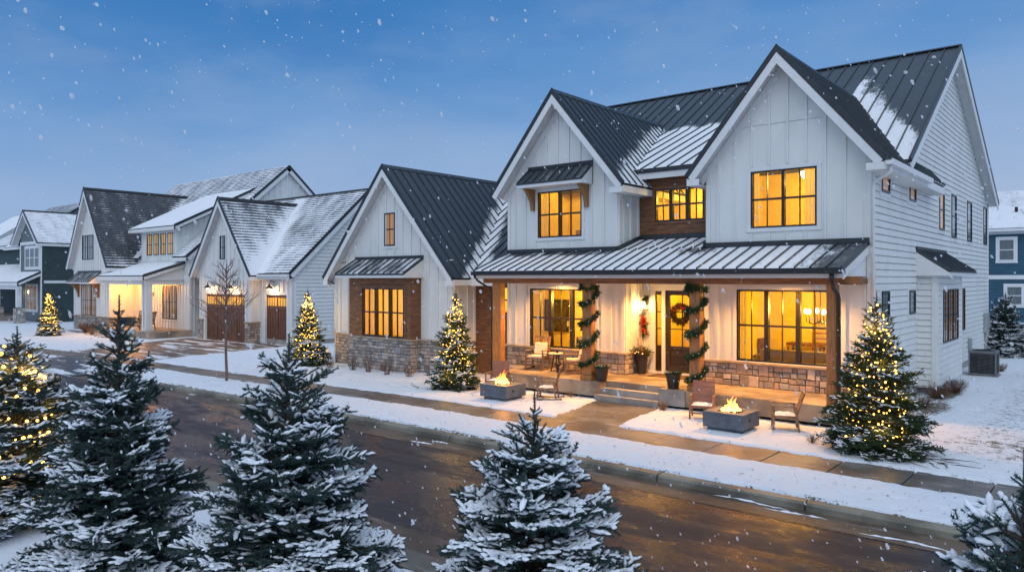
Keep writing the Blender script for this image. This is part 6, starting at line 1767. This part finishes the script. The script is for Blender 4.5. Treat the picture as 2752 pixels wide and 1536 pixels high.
def planter(x, y, z, r, h, label, seed, plant='grass', group=None):
    rng = random.Random(seed); o = empty('planter', (x, y, z), label, 'planter', group)
    m = MB(); m.lathe([(r * .68, 0), (r * .72, .01), (r, h - .04), (r * 1.05, h - .03), (r * 1.05, h), (r * .92, h), (r * .9, h - .06), (0, h - .06)], 20, (x, y, z)); m.build('pot', M['planter'], o, smooth=False)
    C = [(rng.uniform(-r, r) * .75, rng.uniform(-r, r) * .75, h - .03) for _ in range(26)]; D = [(c[0] * 2.2, c[1] * 2.2, .9) for c in C]
    if plant == 'grass':
        obj_from(sprig_mesh('foliage', C, D, rng, 7, .022, 'garland', L0=.11, spread=.6), 'foliage', (0, 0, 0), o)
        m = MB()
        for c in C[:16]:
            s_ = .012; p = Vector(c) + Vector((rng.uniform(-.03, .03), rng.uniform(-.03, .03), .09)); m.lathe([(0, -s_), (s_, 0), (0, s_)], 5, p)
        q = m.build('berries', M['tree_snow'], None, origin=(0, 0, 0)); q.parent = o; q.location = (0, 0, 0)
    else:
        C2 = [(rng.uniform(-r, r) * .9, rng.uniform(-r, r) * .9, h + rng.uniform(-.02, .12)) for _ in range(34)]; D2 = [(c[0] * 5, c[1] * 5, .35) for c in C2]
        obj_from(sprig_mesh('foliage', C2, D2, rng, 7, .028, 'garland', L0=.19, spread=.55), 'foliage', (0, 0, 0), o)
        m = MB()
        for k in range(9):
            a = rng.uniform(0, 6.28); t = rng.uniform(.05, .20); p = Vector((0, 0, h)); q_ = Vector((math.cos(a) * t, math.sin(a) * t, h + rng.uniform(.45, .95))); mid = (p + q_) / 2 + Vector((rng.uniform(-.03, .03), 0, 0))
            m.tube([p, mid, q_], [.008, .006, .003], 5)
            for j in range(3):
                b0 = mid.lerp(q_, rng.random()); m.tube([b0, b0 + Vector((rng.uniform(-.09, .09), rng.uniform(-.05, .05), rng.uniform(.06, .16)))], [.004, .002], 4)
        q = m.build('branches', M['boulder'], None, origin=(0, 0, 0)); q.parent = o; q.location = (0, 0, 0)
        m = MB()
        for _ in range(60):
            v = Vector((rng.uniform(-.2, .2), rng.uniform(-.22, -.02), h + rng.uniform(.02, .16))); s_ = .016; m.lathe([(0, -s_), (s_, 0), (0, s_)], 6, v)
        q = m.build('berries', M['red'], None, origin=(0, 0, 0)); q.parent = o; q.location = (0, 0, 0)
        m = MB()
        for _ in range(9):
            v = Vector((rng.uniform(-.18, .18), -.24 + rng.uniform(-.03, .05), h + rng.uniform(.04, .13))); s_ = .017; m.lathe([(0, -s_), (s_, 0), (0, s_)], 6, v)
        q = m.build('light', M['warm_mini'], None, origin=(0, 0, 0)); q.parent = o; q.location = (0, 0, 0); q['kind'] = 'stuff'
    return o
planter(-11.20, 17.24, .5, .19, .36, 'short black pot of low greens at the left end of the porch steps', 1, group='black pots at the porch steps')
planter(-9.02, 17.24, .5, .19, .36, 'short black pot of low greens at the right end of the porch steps', 2, group='black pots at the porch steps')
planter(-11.16, 19.35, .5, .19, .56, 'tall black planter with evergreens, birch sticks and red lights, left of the front door', 3, 'tall')
planter(-9.02, 19.35, .5, .17, .52, 'tall black planter of evergreens and bare sticks right of the front door, behind a post', 4, 'tall')

# =================================================================== bare shrubs, grasses, the street sapling
def shrub_mesh(seed, h, r, n=26, mat='twig', twigs=3):
    rng = random.Random(seed); m = MB()
    for k in range(n):
        a = rng.uniform(0, 6.28); t = rng.random() ** .6 * r; hh = h * rng.uniform(.55, 1.1)
        p = Vector((math.cos(a) * t * .25, math.sin(a) * t * .25, -.02)); q = Vector((math.cos(a) * t, math.sin(a) * t, hh)); mid = (p * .45 + q * .55) + Vector((rng.uniform(-.04, .04), rng.uniform(-.04, .04), 0))
        m.tube([p, mid, q], [.0065, .005, .0025], 4, False)
        for j in range(twigs):
            b0 = mid.lerp(q, rng.random()); m.tube([b0, b0 + Vector((rng.uniform(-.10, .10), rng.uniform(-.10, .10), rng.uniform(.02, .14)))], [.004, .002], 3, False)
    me = m.build('tmp', M[mat], origin=(0, 0, 0)); d = me.data; col.objects.unlink(me); bpy.data.objects.remove(me); return d
sh = [shrub_mesh(1, .55, .26), shrub_mesh(2, .48, .30), shrub_mesh(3, .62, .28)]
LB = ['bare reddish shrub at the left corner of the stone base, behind the lit spruce', 'bare shrub in the snow before the left end of the stone base', 'bare shrub under the left side of the stained bay window', 'bare shrub under the middle of the stained bay window', 'bare shrub before the right corner of the stone bay']
for i, (x, y) in enumerate(((-22.6, 16.6), (-21.5, 16.75), (-20.6, 16.75), (-19.5, 16.65), (-18.5, 16.8))):
    o = obj_from(sh[i % 3], 'shrub', (x, y, 0)); o.rotation_euler.z = i * 1.3; o.scale = (1, 1, 1.0 + .1 * (i % 2)); tag(o, LB[i], 'shrub', 'bare shrubs along the stone base')
big = shrub_mesh(9, .50, .55, 110, 'twig', 4)
for (x, y, s_, lb) in ((-4.1, 23.2, .75, 'thicket of brown twigs at the foot of the side bay, near the lit spruce'), (-3.95, 24.8, .75, 'low brown twiggy shrub at the foot of the side bay'), (-4.1, 21.2, .6, 'brown bare shrub behind the largest lit spruce'), (-49.2, 18.2, 1.2, 'reddish bare shrub before the stone base of the steep white gable'), (-3.6, 31.2, .6, 'scrubby twigs just behind the air conditioner')):
    o = obj_from(big, 'shrub', (x, y, 0)); o.scale = (s_, s_, s_); o.rotation_euler.z = x; tag(o, lb, 'shrub')
def tuft(seed, n, r, h, mat='dry_grass'):
    rng = random.Random(seed); m = MB()
    for _ in range(n):
        a = rng.uniform(0, 6.28); t = rng.random() * r; p = Vector((math.cos(a) * t * .4, math.sin(a) * t * .4, 0)); hh = h * rng.uniform(.5, 1.1); q = Vector((math.cos(a) * t * 1.6, math.sin(a) * t * 1.6, hh)); w = Vector((-math.sin(a), math.cos(a), 0)) * .004
        mid = p.lerp(q, .5) + Vector((0, 0, hh * .15)); m.add([p - w, p + w, mid + w, mid - w, q], [(0, 1, 2, 3), (3, 2, 4)])
    me = m.build('tmp', M[mat], origin=(0, 0, 0)); d = me.data; bpy.data.objects.remove(me); return d
tf = tuft(1, 90, .16, .26)
for (x, y, s_, lb) in ((-8.95, 16.55, 1.1, 'dry grass tuft in the snow right of the porch steps'), (-11.9, 16.75, .9, 'dry grass tuft against the porch platform left of the steps'), (-4.9, 15.2, .8, 'small dry tuft left of the largest lit spruce'), (-46.7, 17.5, 1.8, 'dead grasses by the boulders of the neighbouring yard')):
    o = obj_from(tf, 'grass_tuft', (x, y, .01)); o.scale = (s_, s_, s_); o.rotation_euler.z = x * 3; tag(o, lb, 'grass tuft')
# dead leaves and grass tips; on the verge also dark specks for shaded pits
rng = random.Random(77); m = MB()
for _ in range(3000):
    u = rng.random()
    if u < .5: x, y = rng.uniform(-7.5, 4), rng.uniform(14.6, 30)
    elif u < .75: x, y = rng.uniform(-24, 3), rng.uniform(11.6, 13.0)
    else: x, y = rng.uniform(-24, -4.5), rng.uniform(14.4, 17.2)
    c = pnoise.noise(Vector((x * .9, y * .9, 3)))
    if c < .08 and rng.random() < .7: continue
    X_, Y_ = np.array([x]), np.array([y])
    if snow_d(X_, Y_)[0] < .05: continue
    z = float(snow_z(X_, Y_)[0]); a = rng.uniform(0, 6.28); r = rng.uniform(.012, .035); d = Vector((math.cos(a), math.sin(a), rng.uniform(-.1, .6))) * r; w = Vector((-math.sin(a), math.cos(a), .1)) * r * rng.uniform(.15, .5); p = Vector((x, y, z + .006))
    m.add([p - w, p + w, p + d + w * .5, p + d * 1.2, p + d - w * .5], [(0, 1, 2, 3, 4)])
tag(m.build('litter_and_pits', M['mulch'], origin=(0, 0, 0)), kind='stuff')

def sapling(x, y, H_, label, seed):
    rng = random.Random(seed); o = empty('sapling', (x, y, 0), label, 'tree'); tr = MB(); br = MB(); top = Vector((.03, 0, H_))
    pts = [Vector((.02 * math.sin(i), .015 * math.cos(i * 1.3), H_ * i / 10)) for i in range(11)]; tr.tube(pts, [.045 * (1 - i / 10) ** .7 + .005 for i in range(11)], 8)
    def grow(p, d, l, r, lv):
        pts = [p]; n = 4
        for i in range(n): d = (d + Vector((rng.uniform(-.16, .16), rng.uniform(-.16, .16), rng.uniform(-.02, .16)))).normalized(); pts.append(pts[-1] + d * l / n)
        br.tube(pts, [r * (1 - .8 * i / n) for i in range(n + 1)], 5, False)
        if lv > 0:
            for k in range(4 if lv > 1 else 3):
                t = rng.uniform(.25, .95); i = min(n - 1, int(t * n)); q = pts[i].lerp(pts[i + 1], t * n - i); a = rng.uniform(0, 6.28); s_ = d.orthogonal().normalized(); s_.rotate(Matrix.Rotation(a, 3, d)); grow(q, (d * 1.1 + s_ * .75).normalized(), l * rng.uniform(.35, .55), r * .5, lv - 1)
    for k in range(30):
        z = H_ * (.38 + .56 * k / 30); a = k * 2.4; l = (1.35 - 1.0 * (z / H_ - .38) / .56) * rng.uniform(.75, 1.15); grow(Vector((0, 0, z)), Vector((math.cos(a), math.sin(a), .75)).normalized(), l, .019, 2)
    for nm, mm in (('trunk', tr), ('branches', br)):
        q = mm.build(nm, M['sapling_bark'], None, origin=(0, 0, 0)); q.parent = o; q.location = (0, 0, 0)
sapling(-22.2, 12.3, 3.95, 'slender leafless street tree in the snowy verge before the garage doors', 4)
# fallen branches
m = MB(); rng = random.Random(3)
for k in range(9):
    x, y = -2.9 + rng.uniform(-.35, .35), 14.9 + rng.uniform(-.3, .4); a = rng.uniform(-.5, .8); pts = [Vector((x, y, .05))]
    for i in range(5): a += rng.uniform(-.4, .4); pts.append(pts[-1] + Vector((math.cos(a) * .14, -math.sin(a) * .10, rng.uniform(-.02, .02))))
    m.tube(pts, [.012 - .002 * i for i in range(6)], 5)
tag(m.build('fallen_branches', M['bark']), 'dark fallen twigs lying in the snow right of the largest lit spruce', 'branches')
m = MB(); m.tube([(-17.0, 15.5, .05), (-16.7, 15.35, .06), (-16.45, 15.3, .05), (-16.25, 15.0, .05)], [.006, .01, .012, .008], 5); tag(m.build('fallen_branch', M['bark']), 'single dark twig lying in the snow left of the porch-side lit spruce', 'branch')
# boulders of the neighbouring bed
for i, (x, y, r, lb) in enumerate(((-46.9, 18.1, .34, 'large tan boulder beside the neighbouring stone base'), (-46.1, 17.6, .24, 'smaller tan boulder in front of the neighbouring porch'), (-47.6, 17.6, .2, 'small tan boulder left of the larger one by the neighbouring house'))):
    m = MB(); rng = random.Random(i); prof = [(0, -r * .3), (r * .9, -r * .1), (r, r * .25), (r * .7, r * .55), (0, r * .68)]; m.lathe(prof, 9, (x, y, 0)); m.v = [(v[0] + rng.uniform(-.05, .05), v[1] + rng.uniform(-.05, .05), v[2] + rng.uniform(-.03, .03)) for v in m.v]
    tag(m.build('boulder', M['boulder'], bevel=.02), lb, 'boulder', 'boulders in the neighbouring flower bed')

# =================================================================== air conditioner
a = empty('air_conditioner', (-3.85, 29.7, 0), 'dark grey outdoor air conditioning unit in the snow beside the farmhouse side wall', 'air conditioner')
m = MB(); m.box(-4.25, -3.45, 29.3, 30.1, .06, .13); m.box(-4.25, -3.45, 29.3, 30.1, .80, .88); m.box(-4.2, -3.5, 29.35, 30.05, .13, .80)
for sx in (-4.25, -3.5):
    for sy in (29.3, 30.05): m.box(sx, sx + .05, sy, sy + .05, .13, .80)
m.build('casing', M['ac'], a, bevel=.01)
m = MB(); z = .16
for i in range(14): m.box(-4.2, -3.5, 29.315, 29.345, .15 + i * .046, .165 + i * .046); m.box(-3.495, -3.465, 29.35, 30.05, .15 + i * .046, .165 + i * .046)
for i in range(5): m.box(-4.2 + i * .17, -4.19 + i * .17, 29.305, 29.314, .13, .80)
m.build('grille', M['black'], a)
m = MB()
for r in (.08, .16, .24, .32): m.lathe([(r, 0), (r + .008, 0), (r + .008, .01), (r, .01)], 24, (-3.85, 29.7, .885))
for k in range(8): m.beam((-3.85, 29.7, .895), (-3.85 + .33 * math.cos(k * .785), 29.7 + .33 * math.sin(k * .785), .895), .008, .008)
m.build('fan_guard', M['black'], a)
m = MB(); m.box(-4.3, -3.4, 29.25, 30.15, -.02, .06); m.build('pad', M['concrete'], a)

# =================================================================== falling snow
rs = np.random.RandomState(12); n = 8500
yaw = math.atan(1664 / 1990); Fv = np.array([-math.sin(yaw), math.cos(yaw)]); Rv = np.array([math.cos(yaw), math.sin(yaw)])
dd = 2.2 + 30 * rs.rand(n) ** 1.5; lat = (rs.rand(n) * 2 - 1) * .95 * dd; zz_ = 3.3 + (rs.rand(n) * 2 - 1) * .55 * dd
keep = (zz_ > .05) & (zz_ < 14); dd, lat, zz_ = dd[keep], lat[keep], zz_[keep]; n = len(dd)
P = np.stack([Fv[0] * dd + Rv[0] * lat, Fv[1] * dd + Rv[1] * lat, zz_], 1)
inside = (P[:, 1] > 17) & (P[:, 0] < -4.7) & (P[:, 0] > -56); P = P[~inside]; n = len(P)
dc_ = np.linalg.norm(P - np.array([0, 0, 3.3]), axis=1); r = np.minimum(rs.gamma(2.4, .0014, n) + .0018, np.where(rs.rand(n) < .05, .0030, .0012) * dc_ + .0006); r = np.where(rs.rand(n) < .025, .0024 * dc_, r)
fa = Acc(); g_ = (1 + 5 ** .5) / 2; U = nrm(np.array([(-1, g_, 0), (1, g_, 0), (-1, -g_, 0), (1, -g_, 0), (0, -1, g_), (0, 1, g_), (0, -1, -g_), (0, 1, -g_), (g_, 0, -1), (g_, 0, 1), (-g_, 0, -1), (-g_, 0, 1)]))
sc_ = np.stack([rs.uniform(.6, 1.1, n), rs.uniform(.6, 1.1, n), rs.uniform(.8, 1.9, n)], 1)
q_ = U[None] * r[:, None, None] * rs.uniform(.75, 1.2, (n, 12, 1)) * sc_[:, None]; q_[:, :, 0] += q_[:, :, 2] * -.35
V = P[:, None] + q_
ti = np.array([(0, 11, 5), (0, 5, 1), (0, 1, 7), (0, 7, 10), (0, 10, 11), (1, 5, 9), (5, 11, 4), (11, 10, 2), (10, 7, 6), (7, 1, 8), (3, 9, 4), (3, 4, 2), (3, 2, 6), (3, 6, 8), (3, 8, 9), (4, 9, 5), (2, 4, 11), (6, 2, 10), (8, 6, 7), (9, 8, 1)])
b0 = fa.verts(V) + np.arange(n)[:, None, None] * 12; fa.T.append((b0 + ti[None]).reshape(-1, 3))
def flake_mat():
    m, nt, b = new_mat('snowflake'); b.inputs['Base Color'].default_value = (.9, .92, .96, 1); b.inputs['Roughness'].default_value = .8
    t = N(nt, 'ShaderNodeBsdfTransparent'); tl = N(nt, 'ShaderNodeBsdfTranslucent'); tl.inputs[0].default_value = (.9, .92, .96, 1)
    m1 = N(nt, 'ShaderNodeMixShader'); m1.inputs[0].default_value = .5; L(nt, b.outputs[0], m1.inputs[1]); L(nt, tl.outputs[0], m1.inputs[2])
    m2 = N(nt, 'ShaderNodeMixShader'); m2.inputs[0].default_value = .48; L(nt, m1.outputs[0], m2.inputs[1]); L(nt, t.outputs[0], m2.inputs[2])
    L(nt, m2.outputs[0], nt.nodes['Material Output'].inputs[0]); return m
o = obj_from(fa.mesh('snowfall', flake_mat(), True), 'falling_snow', (0, 0, 0)); tag(o, kind='stuff')
